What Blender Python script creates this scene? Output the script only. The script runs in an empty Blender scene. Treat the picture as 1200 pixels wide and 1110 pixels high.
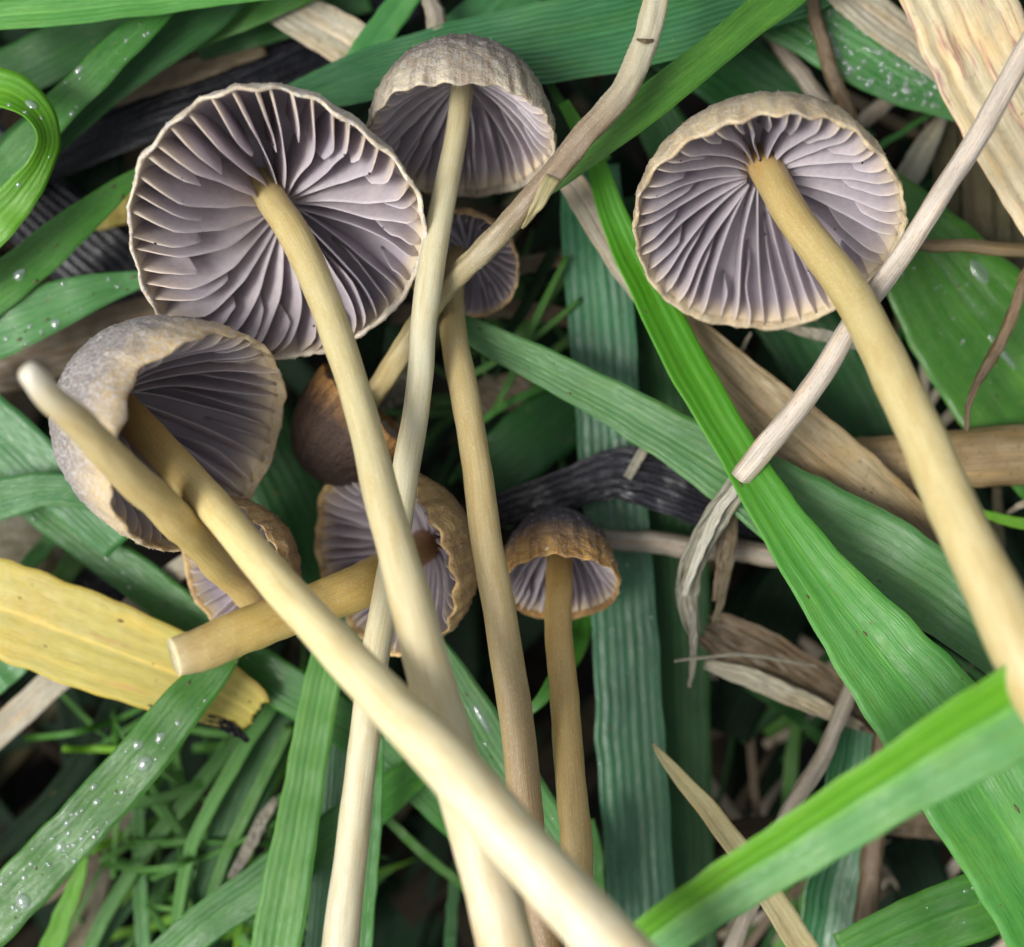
import bpy, math, random
from math import sin, cos, pi, radians, exp, sqrt
from mathutils import Vector, noise
random.seed(7)
SC = bpy.context.scene
COL = SC.collection
# ---------------------------------------------------------------- scale
S = 7.0e-5          # one unit of the layout below is 0.07 mm
GZ = 760            # height of the layout's z = 0 above the soil
D = 1700.0          # camera height above z = 0
def P(x, y, z):     # a place on the photograph at height z -> world metres
    k = (D - z) / D
    return Vector(((x - 600) * k * S, -(y - 555) * k * S, (z + GZ) * S))
# ---------------------------------------------------------------- camera
cam = bpy.data.cameras.new('camera'); co = bpy.data.objects.new('camera', cam); COL.objects.link(co)
co.location = (0, 0, (D + GZ) * S)
cam.sensor_fit = 'HORIZONTAL'; cam.sensor_width = 36
cam.lens = 18 / (600 / D)
cam.clip_start = 0.002; cam.clip_end = 50
cam.dof.use_dof = True; cam.dof.focus_distance = (D - 40) * S; cam.dof.aperture_fstop = 15.0
SC.camera = co
# ---------------------------------------------------------------- sky and light
W = bpy.data.worlds.new('World'); SC.world = W; W.use_nodes = True
wn = W.node_tree.nodes; wl = W.node_tree.links
bg = wn['Background']; sky = wn.new('ShaderNodeTexSky'); sky.sky_type = 'NISHITA'
sky.sun_disc = False; sky.sun_elevation = radians(57); sky.sun_rotation = radians(250)
sky.dust_density = 4.0; sky.air_density = 1.0; sky.ozone_density = 1.0
hs = wn.new('ShaderNodeHueSaturation'); hs.inputs['Saturation'].default_value = 0.35
wl.new(sky.outputs[0], hs.inputs['Color']); wl.new(hs.outputs[0], bg.inputs['Color'])
bg.inputs['Strength'].default_value = 0.13
sl = bpy.data.lights.new('sun', 'SUN'); so = bpy.data.objects.new('sun', sl); COL.objects.link(so)
sl.energy = 2.6; sl.angle = radians(24); sl.color = (1, 0.975, 0.935)
so.rotation_euler = Vector((-.62, -.22, 1)).to_track_quat('Z', 'Y').to_euler()
SC.view_settings.view_transform = 'Standard'; SC.view_settings.look = 'None'
SC.view_settings.exposure = 0.34; SC.view_settings.gamma = 1
SC.view_settings.use_curve_mapping = False
SC.cycles.max_bounces = 8; SC.cycles.transmission_bounces = 6; SC.cycles.use_denoising = True
# ---------------------------------------------------------------- material helpers
def srgb(r, g, b):
    f = lambda c: (c/255/12.92) if c/255 <= 0.04045 else ((c/255+0.055)/1.055)**2.4
    return (f(r), f(g), f(b), 1)
class NT:
    def __init__(s, name):
        s.m = bpy.data.materials.new(name); s.m.use_nodes = True
        s.t = s.m.node_tree; s.n = s.t.nodes; s.l = s.t.links
        s.b = s.n['Principled BSDF']; s.out = s.n['Material Output']
    def new(s, typ, **kw):
        n = s.n.new(typ)
        for k, v in kw.items():
            if k in n.inputs: n.inputs[k].default_value = v
            else: setattr(n, k, v)
        return n
    def lk(s, a, b): s.l.new(a, b)
    def math(s, op, a, b=None, clamp=False):
        n = s.n.new('ShaderNodeMath'); n.operation = op; n.use_clamp = clamp
        for i, v in enumerate((a, b)):
            if v is None: continue
            if isinstance(v, (int, float)): n.inputs[i].default_value = v
            else: s.lk(v, n.inputs[i])
        return n.outputs[0]
    def mix(s, f, a, b, mode='MIX'):
        n = s.n.new('ShaderNodeMix'); n.data_type = 'RGBA'; n.blend_type = mode
        for i, v in ((0, f), (6, a), (7, b)):
            if isinstance(v, (int, float, tuple)): n.inputs[i].default_value = v
            else: s.lk(v, n.inputs[i])
        return n.outputs[2]
    def ramp(s, f, lo, hi, a=0.0, b=1.0):
        n = s.n.new('ShaderNodeMapRange'); n.inputs[1].default_value = lo; n.inputs[2].default_value = hi
        n.inputs[3].default_value = a; n.inputs[4].default_value = b; s.lk(f, n.inputs[0]); return n.outputs[0]
    def noise(s, vec, scale, detail=3, rough=0.55, out=0):
        n = s.n.new('ShaderNodeTexNoise'); n.inputs['Scale'].default_value = scale
        n.inputs['Detail'].default_value = detail; n.inputs['Roughness'].default_value = rough
        if vec is not None: s.lk(vec, n.inputs['Vector'])
        return n.outputs[out]
    def vscale(s, vec, x, y, z=1.0):
        n = s.n.new('ShaderNodeMapping'); n.inputs['Scale'].default_value = (x, y, z); s.lk(vec, n.inputs['Vector']); return n.outputs[0]
    def bump(s, h, strength, dist, prev=None):
        n = s.n.new('ShaderNodeBump'); n.inputs['Strength'].default_value = strength
        n.inputs['Distance'].default_value = dist * S; s.lk(h, n.inputs['Height'])
        if prev is not None: s.lk(prev, n.inputs['Normal'])
        return n.outputs[0]

def leafmat(name, c1, c2, *rest, grad=None, side=None, **kw_):
    return leafmat_(name, c1, c2, *rest, grad=grad, side=side, **kw_)
def leafmat_(name, c1, c2, ribs=9, rough=0.42, trans=0.25, wet=0.0, spots=None, spotamt=0.35, vein=0.5, ribbump=0.15, c3=None, cut=0.62, grad=None, side=None, spec=None):
    """a blade of grass or a dry leaf: long veins from the UV's second axis"""
    t = NT(name)
    uv = t.new('ShaderNodeTexCoord').outputs['UV']
    sep = t.new('ShaderNodeSeparateXYZ'); t.lk(uv, sep.inputs[0])
    oi = t.new('ShaderNodeObjectInfo')
    add = t.new('ShaderNodeVectorMath', operation='ADD'); t.lk(uv, add.inputs[0])
    cmb = t.new('ShaderNodeCombineXYZ'); t.lk(t.math('MULTIPLY', oi.outputs['Random'], 37.0), cmb.inputs[0]); t.lk(cmb.outputs[0], add.inputs[1])
    vec = add.outputs[0]
    fib = t.noise(t.vscale(vec, 0.9, 34.0), 1.0, 4, 0.6)
    fib2 = t.noise(t.vscale(vec, 5.0, 60.0), 1.0, 3, 0.6)
    big = t.noise(t.vscale(vec, 0.8, 1.2), 1.3, 3, 0.55)
    wav = t.math('SINE', t.math('MULTIPLY', sep.outputs[1], ribs * 2 * pi))
    col = t.mix(t.ramp(big, 0.32, 0.68), c1, c2)
    if grad: col = t.mix(t.ramp(t.math('ADD', sep.outputs[0], t.math('MULTIPLY', t.math('SUBTRACT', fib, .5), 3.0)), grad[0], grad[1]), grad[2], col)
    if side: col = t.mix(t.ramp(t.math('ADD', sep.outputs[1], t.math('MULTIPLY', t.math('SUBTRACT', fib, .5), .12)), .38, .62), side, col)
    col = t.mix(t.math('MULTIPLY', t.ramp(fib, 0.35, 0.7), vein), col, t.mix(1.0, col, (0.50, 0.56, 0.45, 1), 'MULTIPLY'))
    col = t.mix(t.math('MULTIPLY', t.ramp(wav, -1, 1), 0.55 if ribs >= 15 else 0.12), col, t.mix(1.0, col, (0.35, 0.42, 0.35, 1), 'MULTIPLY'))
    if c3 is not None:
        s3 = t.noise(t.vscale(vec, 0.35, 5.0), 2.3, 3, 0.6)
        col = t.mix(t.ramp(s3, cut-.06, cut+0.05), col, c3)
    dry = ribbump > .55
    fine = t.ramp(fib2, .36, .56)
    fm = t.math('MULTIPLY', t.math('SUBTRACT', 1.0, fine), .75 if dry else .28)
    col = t.mix(fm, col, t.mix(1.0, col, (.30, .25, .22, 1) if dry else (.45, .5, .4, 1), 'MULTIPLY'))
    if not dry:
        dist = t.math('ABSOLUTE', t.math('SUBTRACT', sep.outputs[1], .5))
        mid = t.math('ADD', t.ramp(dist, .008, .03, .38, 0), t.ramp(dist, .478, .492, 0, .35))
        col = t.mix(mid, col, t.mix(1.0, col, (1.9, 1.6, 1.6, 1), 'MULTIPLY'))
        bs = t.noise(t.vscale(vec, 2.2, 3.2), 3.0, 2, .5)
        col = t.mix(t.math('MULTIPLY', t.ramp(bs, .715, .745), .75), col, (.16, .12, .04, 1))
        bl = t.noise(t.vscale(vec, .5, 2.0), 2.0, 3, .6)
        col = t.mix(t.math('MULTIPLY', t.ramp(bl, .5, .68), .35), col, t.mix(1.0, col, (1.55, 1.15, .6, 1), 'MULTIPLY'))
    if spots is not None:
        sp = t.noise(t.vscale(vec, 6.0, 5.0), 2.2, 5, 0.7)
        col = t.mix(t.math('MULTIPLY', t.ramp(sp, 0.56, 0.66), spotamt), col, spots)
    br = t.ramp(oi.outputs['Random'], 0, 1, 0.86, 1.12)
    hv = t.new('ShaderNodeHueSaturation'); t.lk(col, hv.inputs['Color']); t.lk(br, hv.inputs['Value'])
    t.lk(t.ramp(t.math('FRACT', t.math('MULTIPLY', oi.outputs['Random'], 7.3)), 0, 1, 0.488, 0.512), hv.inputs['Hue'])
    col = hv.outputs[0]
    t.lk(col, t.b.inputs['Base Color'])
    rn = t.noise(t.vscale(vec, 3.0, 4.0), 2.0, 4, 0.6)
    t.lk(t.ramp(rn, 0.35, 0.7, rough - 0.1 - 0.12 * wet, rough + 0.12), t.b.inputs['Roughness'])
    t.b.inputs['Specular IOR Level'].default_value = spec if spec is not None else 0.5 + 0.3 * wet
    if wet > 0:
        wn_ = t.noise(t.vscale(vec, 2.2, 7.0), 2.0, 4, 0.65)
        t.lk(t.ramp(wn_, 0.56, 0.64, 0.0, wet*.45), t.b.inputs['Coat Weight']); t.b.inputs['Coat Roughness'].default_value = 0.08
    nb = t.bump(wav, ribbump, 1.6)
    nb = t.bump(fib, 0.35, 2.6, nb)
    nb = t.bump(fib2, 0.4, 1.5, nb)
    t.lk(nb, t.b.inputs['Normal'])
    if trans > 0:
        tr = t.new('ShaderNodeBsdfTranslucent'); t.lk(t.mix(1.0, col, (1.5, 1.5, 0.7, 1), 'MULTIPLY'), tr.inputs['Color'])
        mx = t.new('ShaderNodeMixShader'); mx.inputs[0].default_value = trans
        t.lk(t.b.outputs[0], mx.inputs[1]); t.lk(tr.outputs[0], mx.inputs[2]); t.lk(mx.outputs[0], t.out.inputs['Surface'])
    return t.m
G = lambda r, g, b: (r, g, b, 1)
M = {}
YS = G(.20, .26, .05)
M['teal']   = leafmat('grass_blue_green', G(.042,.190,.038), G(.080,.255,.070), 8, .40, .22, .4, YS, .25, .35)
M['tealw']  = leafmat('grass_wet_blue_green', G(.022,.135,.050), G(.055,.225,.085), 7, .40, .15, .5, G(.01,.03,.01), .3, .5, .3)
M['ribbed'] = leafmat('grass_ribbed', G(.050,.225,.070), G(.085,.290,.110), 15, .42, .15, .2, None, 0, .45, .54)
M['mid']    = leafmat('grass_mid_green', G(.034,.165,.014), G(.070,.250,.028), 7, .38, .28, .3, YS, .25, .35)
M['lime']   = leafmat('grass_lime', G(.120,.350,.010), G(.160,.400,.018), 6, .40, .3, .1, YS, .15, .25)
M['light']  = leafmat('grass_light', G(.080,.290,.040), G(.130,.370,.070), 6, .44, .3, .05, YS, .3, .30, .2)
M['sweep']  = leafmat('grass_lime_to_green', G(.085,.300,.040), G(.135,.370,.075), 5, .44, .3, .05, YS, .3, .30, .2, grad=(4.5, 7.5, G(.100,.330,.010)))
M['keel']   = leafmat('grass_two_sided', G(.100,.300,.075), G(.150,.360,.120), 5, .44, .25, .05, YS, .2, .30, .2, side=G(.130,.380,.010))
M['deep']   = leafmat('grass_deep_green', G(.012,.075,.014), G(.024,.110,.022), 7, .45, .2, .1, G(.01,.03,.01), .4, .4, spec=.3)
M['dark']   = leafmat('grass_painted_shade', G(.002,.010,.003), G(.005,.020,.006), 6, .6, .1, .0, spec=.12)  # grass with the gaps' shade put into its near-black green
M['olive']  = leafmat('leaf_olive_brown', G(.055,.050,.014), G(.11,.085,.030), 6, .55, .1, .1, G(.03,.02,.01), .5)
M['yellow'] = leafmat('leaf_yellow', G(.50,.41,.085), G(.45,.36,.08), 6, .5, .2, .05, G(.30,.18,.05), .2, .15, .15, G(.42,.27,.07), .64)
M['straw']  = leafmat('straw_pale', G(.38,.32,.24), G(.50,.45,.36), 6, .55, .1, 0, G(.10,.07,.05), .6, .8)
M['cream']  = leafmat('straw_cream', G(.62,.51,.34), G(.54,.43,.28), 5, .55, .1, 0, G(.14,.09,.05), .3, .5, .4, G(.26,.12,.12), .62)
M['grey']   = leafmat('straw_grey', G(.22,.20,.155), G(.37,.345,.285), 6, .5, .05, .2, G(.05,.04,.035), .7, .9)
M['brown']  = leafmat('leaf_brown', G(.24,.15,.07), G(.38,.28,.16), 6, .5, .1, .1, G(.07,.045,.02), .6, .8)
M['umber']  = leafmat('leaf_umber', G(.10,.07,.035), G(.19,.14,.078), 6, .5, .1, .2, G(.03,.02,.012), .6, .9)
M['rot']    = leafmat('leaf_rotten_black', G(.005,.005,.008), G(.015,.016,.024), 9, .32, 0, .6, G(.05,.04,.038), .2, .9, .8, spec=.35)
M['litter'] = leafmat('litter', G(.008,.006,.004), G(.018,.013,.008), 5, .8, 0, 0, spec=.1)  # dead grass, darkened to near-black so its colour carries the shade of the gaps
M['pale']   = leafmat('straw_bleached', G(.40,.37,.32), G(.60,.57,.50), 6, .5, .1, 0, G(.16,.12,.10), .55, .8)
M['fibre']  = leafmat('leaf_rotten_fibrous', G(.008,.008,.012), G(.055,.056,.075), 11, .30, 0, .5, G(.10,.09,.08), .3, .95, 1.0, spec=.6)
M['tan']    = leafmat('blade_tan', G(.34,.29,.12), G(.42,.38,.20), 5, .45, .15, .2, G(.6,.5,.5), .3, .5)

def watermat():
    t = NT('water'); tr = t.new('ShaderNodeBsdfTransparent'); tr.inputs[0].default_value = (.95, 1, .97, 1)
    gl = t.new('ShaderNodeBsdfGlossy'); gl.inputs['Roughness'].default_value = .04
    lw = t.new('ShaderNodeLayerWeight'); lw.inputs[0].default_value = .45
    df = t.new('ShaderNodeBsdfDiffuse'); df.inputs[0].default_value = (.75, .82, .82, 1)  # whitish diffuse part stands in for highlights and light trapped in the drops
    m1 = t.new('ShaderNodeMixShader'); t.lk(t.ramp(lw.outputs['Facing'], 0, 1, .10, .75), m1.inputs[0]); t.lk(tr.outputs[0], m1.inputs[1]); t.lk(gl.outputs[0], m1.inputs[2])
    m2 = t.new('ShaderNodeMixShader'); m2.inputs[0].default_value = .10; t.lk(m1.outputs[0], m2.inputs[1]); t.lk(df.outputs[0], m2.inputs[2])
    t.lk(m2.outputs[0], t.out.inputs['Surface']); return t.m
M['water'] = watermat()
def soilmat():
    t = NT('soil'); v = t.new('ShaderNodeTexCoord').outputs['Object']
    n = t.noise(v, 400, 8, .7); t.lk(t.mix(n, G(.003,.0025,.002), G(.015,.011,.007)), t.b.inputs['Base Color'])
    t.b.inputs['Roughness'].default_value = .9; t.lk(t.bump(n, 1, 30), t.b.inputs['Normal']); return t.m
M['soil'] = soilmat()

def stemmat(name, tint=(1,1,1)):
    t = NT(name)
    at = t.new('ShaderNodeVertexColor', layer_name='Col').outputs[0]
    uv = t.new('ShaderNodeTexCoord').outputs['UV']
    oi = t.new('ShaderNodeObjectInfo')
    add = t.new('ShaderNodeVectorMath', operation='ADD'); t.lk(uv, add.inputs[0]); cmb = t.new('ShaderNodeCombineXYZ')
    t.lk(t.math('MULTIPLY', oi.outputs['Random'], 31.0), cmb.inputs[0]); t.lk(cmb.outputs[0], add.inputs[1]); uv = add.outputs[0]
    fib = t.noise(t.vscale(uv, 1.2, 22), 1.0, 4, .6)
    blot = t.noise(t.vscale(uv, 2.0, 3.0), 1.0, 4, .6)
    pruin = t.noise(t.vscale(uv, 24, 26), 1.0, 2, .5)
    spec = t.noise(t.vscale(uv, 8, 8), 1.0, 2, .5)
    col = t.mix(t.math('MULTIPLY', t.ramp(fib, .4, .7), .30), at, t.mix(1.0, at, (.62, .5, .34, 1), 'MULTIPLY'))
    col = t.mix(t.math('MULTIPLY', t.ramp(blot, .45, .7), .5), col, t.mix(1.0, col, (.80, .66, .42, 1), 'MULTIPLY'))
    col = t.mix(t.math('MULTIPLY', t.ramp(pruin, .56, .72), .30), col, (.80, .74, .60, 1))
    col = t.mix(t.math('MULTIPLY', t.ramp(spec, .72, .78), .6), col, (.20, .11, .05, 1))
    t.lk(col, t.b.inputs['Base Color'])
    t.b.inputs['Roughness'].default_value = .34; t.b.inputs['Specular IOR Level'].default_value = .5
    t.b.inputs['Subsurface Weight'].default_value = .7; t.b.inputs['Subsurface Radius'].default_value = (1, .88, .50)
    t.b.inputs['Subsurface Scale'].default_value = 14 * S
    nb = t.bump(fib, .35, 3); nb = t.bump(pruin, .4, 1.2, nb); t.lk(nb, t.b.inputs['Normal'])
    return t.m
M['stem'] = stemmat('mushroom_stem')

def gillmat():
    t = NT('mushroom_gill')
    a = t.new('ShaderNodeVertexColor', layer_name='Col').outputs[0]
    sp = t.new('ShaderNodeSeparateColor'); t.lk(a, sp.inputs[0])
    ob = t.new('ShaderNodeTexCoord').outputs['Object']
    n = t.noise(ob, 1 / (9 * S), 4, .6); n2 = t.noise(ob, 1 / (45 * S), 3, .5)
    c = t.mix(sp.outputs[2], G(.60,.555,.61), G(.78,.71,.73))
    c = t.mix(t.ramp(n2, .35, .65, 0, .40), c, G(.50,.47,.54))
    c = t.mix(t.ramp(n, .4, .75, 0, .35), c, t.mix(1.0, c, G(.55,.48,.5), 'MULTIPLY'))
    c = t.mix(t.math('MULTIPLY', sp.outputs[0], .32), c, G(.82,.77,.76))
    c = t.mix(sp.outputs[1], c, G(.78,.66,.46))
    t.lk(c, t.b.inputs['Base Color']); t.b.inputs['Roughness'].default_value = .55
    t.b.inputs['Specular IOR Level'].default_value = .3
    t.lk(t.bump(n, .35, 2), t.b.inputs['Normal'])
    tr = t.new('ShaderNodeBsdfTranslucent'); t.lk(c, tr.inputs['Color'])
    mx = t.new('ShaderNodeMixShader'); mx.inputs[0].default_value = .42
    t.lk(t.b.outputs[0], mx.inputs[1]); t.lk(tr.outputs[0], mx.inputs[2]); t.lk(mx.outputs[0], t.out.inputs['Surface'])
    return t.m
M['gill'] = gillmat()
def fleshmat():
    t = NT('cap_flesh'); ob = t.new('ShaderNodeTexCoord').outputs['Object']
    n = t.noise(ob, 1 / (20 * S), 3, .6)
    sp = t.new('ShaderNodeSeparateColor'); t.lk(t.new('ShaderNodeVertexColor', layer_name='Col').outputs[0], sp.inputs[0])
    t.lk(t.mix(t.ramp(sp.outputs[1], .80, .93), t.mix(n, G(.32,.28,.32), G(.46,.41,.44)), G(.62,.52,.36)), t.b.inputs['Base Color']); t.b.inputs['Roughness'].default_value = .7
    return t.m
M['flesh'] = fleshmat()
def capmat(name, ctop, cmid, crim, frost, fcol=(.62,.60,.60,1), streak=.5, rimstart=.62):
    t = NT(name)
    a = t.new('ShaderNodeVertexColor', layer_name='Col').outputs[0]
    sp = t.new('ShaderNodeSeparateColor'); t.lk(a, sp.inputs[0]); s = sp.outputs[0]
    uv = t.new('ShaderNodeTexCoord').outputs['UV']; ob = t.new('ShaderNodeTexCoord').outputs['Object']
    st = t.noise(t.vscale(uv, 46, 1.4), 1.0, 3, .6)
    gr = t.noise(ob, 1 / (5.0 * S), 4, .65); mid = t.noise(ob, 1 / (28 * S), 5, .65)
    s2 = t.math('ADD', s, t.math('MULTIPLY', t.math('SUBTRACT', mid, .5), .35))
    c = t.mix(t.ramp(s2, .15, .62), ctop, cmid); c = t.mix(t.ramp(s2, rimstart, .97), c, crim)
    c = t.mix(t.math('MULTIPLY', t.ramp(st, .42, .62), streak), c, t.mix(1.0, c, G(.42,.34,.30), 'MULTIPLY'))
    c = t.mix(t.math('MULTIPLY', t.ramp(mid, .5, .72), .45), c, t.mix(1.0, c, G(.45,.38,.34), 'MULTIPLY'))
    fz = t.math('MULTIPLY', t.ramp(gr, .46, .60), frost)
    fz = t.math('MULTIPLY', fz, t.ramp(mid, .36, .55, .35, 1))
    c = t.mix(fz, c, fcol)
    t.lk(c, t.b.inputs['Base Color']); t.b.inputs['Roughness'].default_value = .6
    t.b.inputs['Subsurface Weight'].default_value = .25; t.b.inputs['Subsurface Scale'].default_value = 6 * S
    t.b.inputs['Subsurface Radius'].default_value = (1, .6, .3)
    nb = t.bump(gr, .8, 3.5); nb = t.bump(st, .45, 4, nb); nb = t.bump(mid, .5, 7, nb); t.lk(nb, t.b.inputs['Normal'])
    return t.m

# ---------------------------------------------------------------- object helpers
GROUPS = {'mushroom': 'mushrooms in the cluster', 'blade of grass': 'grass blades around the mushrooms', 'stalk': 'dead stalks among the grass', 'twig': 'twigs among the grass', 'leaf': 'dead leaves in the grass', 'dry leaf': 'dry leaves and straw', 'dead plant': 'dead stems in the gap', 'water drop': 'water drops on the blades'}
def tag(o, label, cat, group=None, kind=None):
    if label: o['label'] = label
    if cat: o['category'] = cat
    group = group or GROUPS.get(cat)
    if group: o['group'] = group
    if kind: o['kind'] = kind
    return o
def empty(name, loc):
    o = bpy.data.objects.new(name, None); o.empty_display_size = .005; o.location = loc; COL.objects.link(o); return o
def mesh(name, vs, fs, mat, parent=None, origin=None, uvs=None, cols=None, mats=None, smooth=True):
    """vs are world positions; the object's origin is moved to `origin`"""
    me = bpy.data.meshes.new(name)
    o0 = origin if origin is not None else (Vector((0, 0, 0)))
    me.from_pydata([(v[0]-o0[0], v[1]-o0[1], v[2]-o0[2]) for v in vs], [], fs)
    ml = mat if isinstance(mat, list) else [mat]
    for m in ml: me.materials.append(m)
    if mats: me.polygons.foreach_set('material_index', mats)
    if smooth: me.polygons.foreach_set('use_smooth', [True] * len(fs))
    if uvs:
        ul = me.uv_layers.new(name='UVMap'); flat = []
        for f in fs:
            for i in f: flat += uvs[i]
        ul.data.foreach_set('uv', flat)
    if cols:
        ca = me.color_attributes.new('Col', 'FLOAT_COLOR', 'POINT'); flat = []
        for c in cols: flat += [c[0], c[1], c[2], 1.0]
        ca.data.foreach_set('color', flat)
    me.update()
    o = bpy.data.objects.new(name, me); COL.objects.link(o)
    if parent is not None: o.parent = parent
    elif origin is not None: o.location = o0
    return o
def spline(pts, n):
    """Catmull-Rom through rows of numbers, n samples, roughly even by length"""
    k = len(pts[0]); P_ = [tuple(2*a-b for a, b in zip(pts[0], pts[1]))] + list(pts) + [tuple(2*a-b for a, b in zip(pts[-1], pts[-2]))]
    seg = [max(1e-6, sqrt(sum((pts[i+1][j]-pts[i][j])**2 for j in range(3)))) for i in range(len(pts)-1)]
    L = sum(seg); out = []
    for q in range(n + 1):
        d = L * q / n; i = 0
        while i < len(seg)-1 and d > seg[i]: d -= seg[i]; i += 1
        u = min(1, d / seg[i]); a, b, c, e = P_[i], P_[i+1], P_[i+2], P_[i+3]
        out.append(tuple(.5*((2*b[j]) + (-a[j]+c[j])*u + (2*a[j]-5*b[j]+4*c[j]-e[j])*u*u + (-a[j]+3*b[j]-3*c[j]+e[j])*u**3) for j in range(k)))
    return out, L
UP = Vector((0, 0, 1))
def blade_geo(pts, n=40, m=10, fold=0.10, curl=0.0, ribs=0, ribamp=0.0, thick=2.0, rough=0.0, wob=1.5, seed=0, ragged=(0, 0), droop=0):
    """pts rows (x, y, z, width[, roll degrees]); returns verts, faces, uvs and an evaluator"""
    pts = [tuple(p) + ((0,) if len(p) == 4 else ()) for p in pts]
    rows, L = spline(pts, n)
    cs = [P(r[0], r[1], r[2]) for r in rows]
    vs, fs, uvs = [], [], []
    frames = []
    for i, r in enumerate(rows):
        a = cs[max(0, i-1)]; b = cs[min(n, i+1)]; T = (b - a).normalized()
        side = T.cross(UP)
        side = side.normalized() if side.length > 1e-4 else Vector((1, 0, 0))
        N = side.cross(T).normalized(); ro = radians(r[4])
        s2 = side * cos(ro) + N * sin(ro); n2 = N * cos(ro) - side * sin(ro)
        k = (D - r[2]) / D
        w = max(.8, r[3] * k) * S
        w *= 1 + .05 * noise.noise(Vector((i * .31, seed * 3.7, 0)))
        c = cs[i] + s2 * S * wob * noise.noise(Vector((i * .22, seed, 5))) + n2 * S * wob * 2 * noise.noise(Vector((i * .17, seed, 9)))
        frames.append((c, s2, n2, w, T))
    def ev(t, v, lift=0.0):
        f = t * n; i = min(n-1, int(f)); u = f - i
        c0, a0, n0, w0, _ = frames[i]; c1, a1, n1, w1, _ = frames[i+1]
        c = c0.lerp(c1, u); a = a0.lerp(a1, u); nn = n0.lerp(n1, u); w = w0*(1-u)+w1*u
        return c + a * (v*w/2) + nn * (fold*abs(v)*w/2 + curl*v*v*w/2 + (lift+thick/2)*S), nn.normalized(), a.normalized(), frames[i][4]
    cols_ = m + 1
    for sgn in (1, -1):
        for i, (c, s2, n2, w, T) in enumerate(frames):
            for j in range(cols_):
                v = 2 * j / m - 1
                h = fold*abs(v)*w/2 + curl*v*v*w/2
                if ribs: h += ribamp * S * abs(sin(v * .5 * pi * ribs)) 
                if rough: h += rough * S * noise.noise(Vector((i * .35, j * .9, seed + 2.0)))
                e = 0 if 0 < j < m else 0.0
                h += sgn * thick * .5 * S * (1 - .85 * abs(v) ** 6)
                dv = 0
                if rough and j in (0, m): dv = .06 * rough * S * noise.noise(Vector((i * 1.3, j, seed)))
                ext = Vector((0, 0, 0))
                if (i == 0 and ragged[0]): ext = -T * S * ragged[0] * (noise.noise(Vector((j * .7, seed, 1))) + .2 * noise.noise(Vector((j*2.1, seed, 4))))
                if (i == n and ragged[1]): ext = T * S * ragged[1] * (noise.noise(Vector((j * .7, seed, 1))) + .4 * random.uniform(-1, 1))
                vs.append(c + s2 * (v * w / 2 + dv) + n2 * h + ext)
                uvs.append([L * i / n * .01, j / m])
    off = (n + 1) * cols_
    for i in range(n):
        for j in range(m):
            a = i*cols_+j; b = a+1; c = a+cols_+1; d = a+cols_
            fs.append((a, b, c, d)[::-1] if False else (a, d, c, b)); fs.append((off+a, off+b, off+c, off+d))
    for i in range(n):
        a = i*cols_; d = a+cols_; fs.append((a, off+a, off+d, d))
        a = i*cols_+m; d = a+cols_; fs.append((a, d, off+d, off+a))
    for j in range(m):
        fs.append((j, j+1, off+j+1, off+j)); a = n*cols_+j; fs.append((a, off+a, off+a+1, a+1))
    return vs, fs, uvs, ev
BLADES = {}
_sd = [0]
def blade(key, name, label, cat, mat, pts, group=None, **kw):
    _sd[0] += 1; kw.setdefault('seed', _sd[0])
    vs, fs, uvs, ev = blade_geo(pts, **kw)
    o = mesh(name, vs, fs, M[mat], origin=vs[len(vs)//4], uvs=uvs)
    tag(o, label, cat, group); BLADES[key] = ev
    return o
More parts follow.
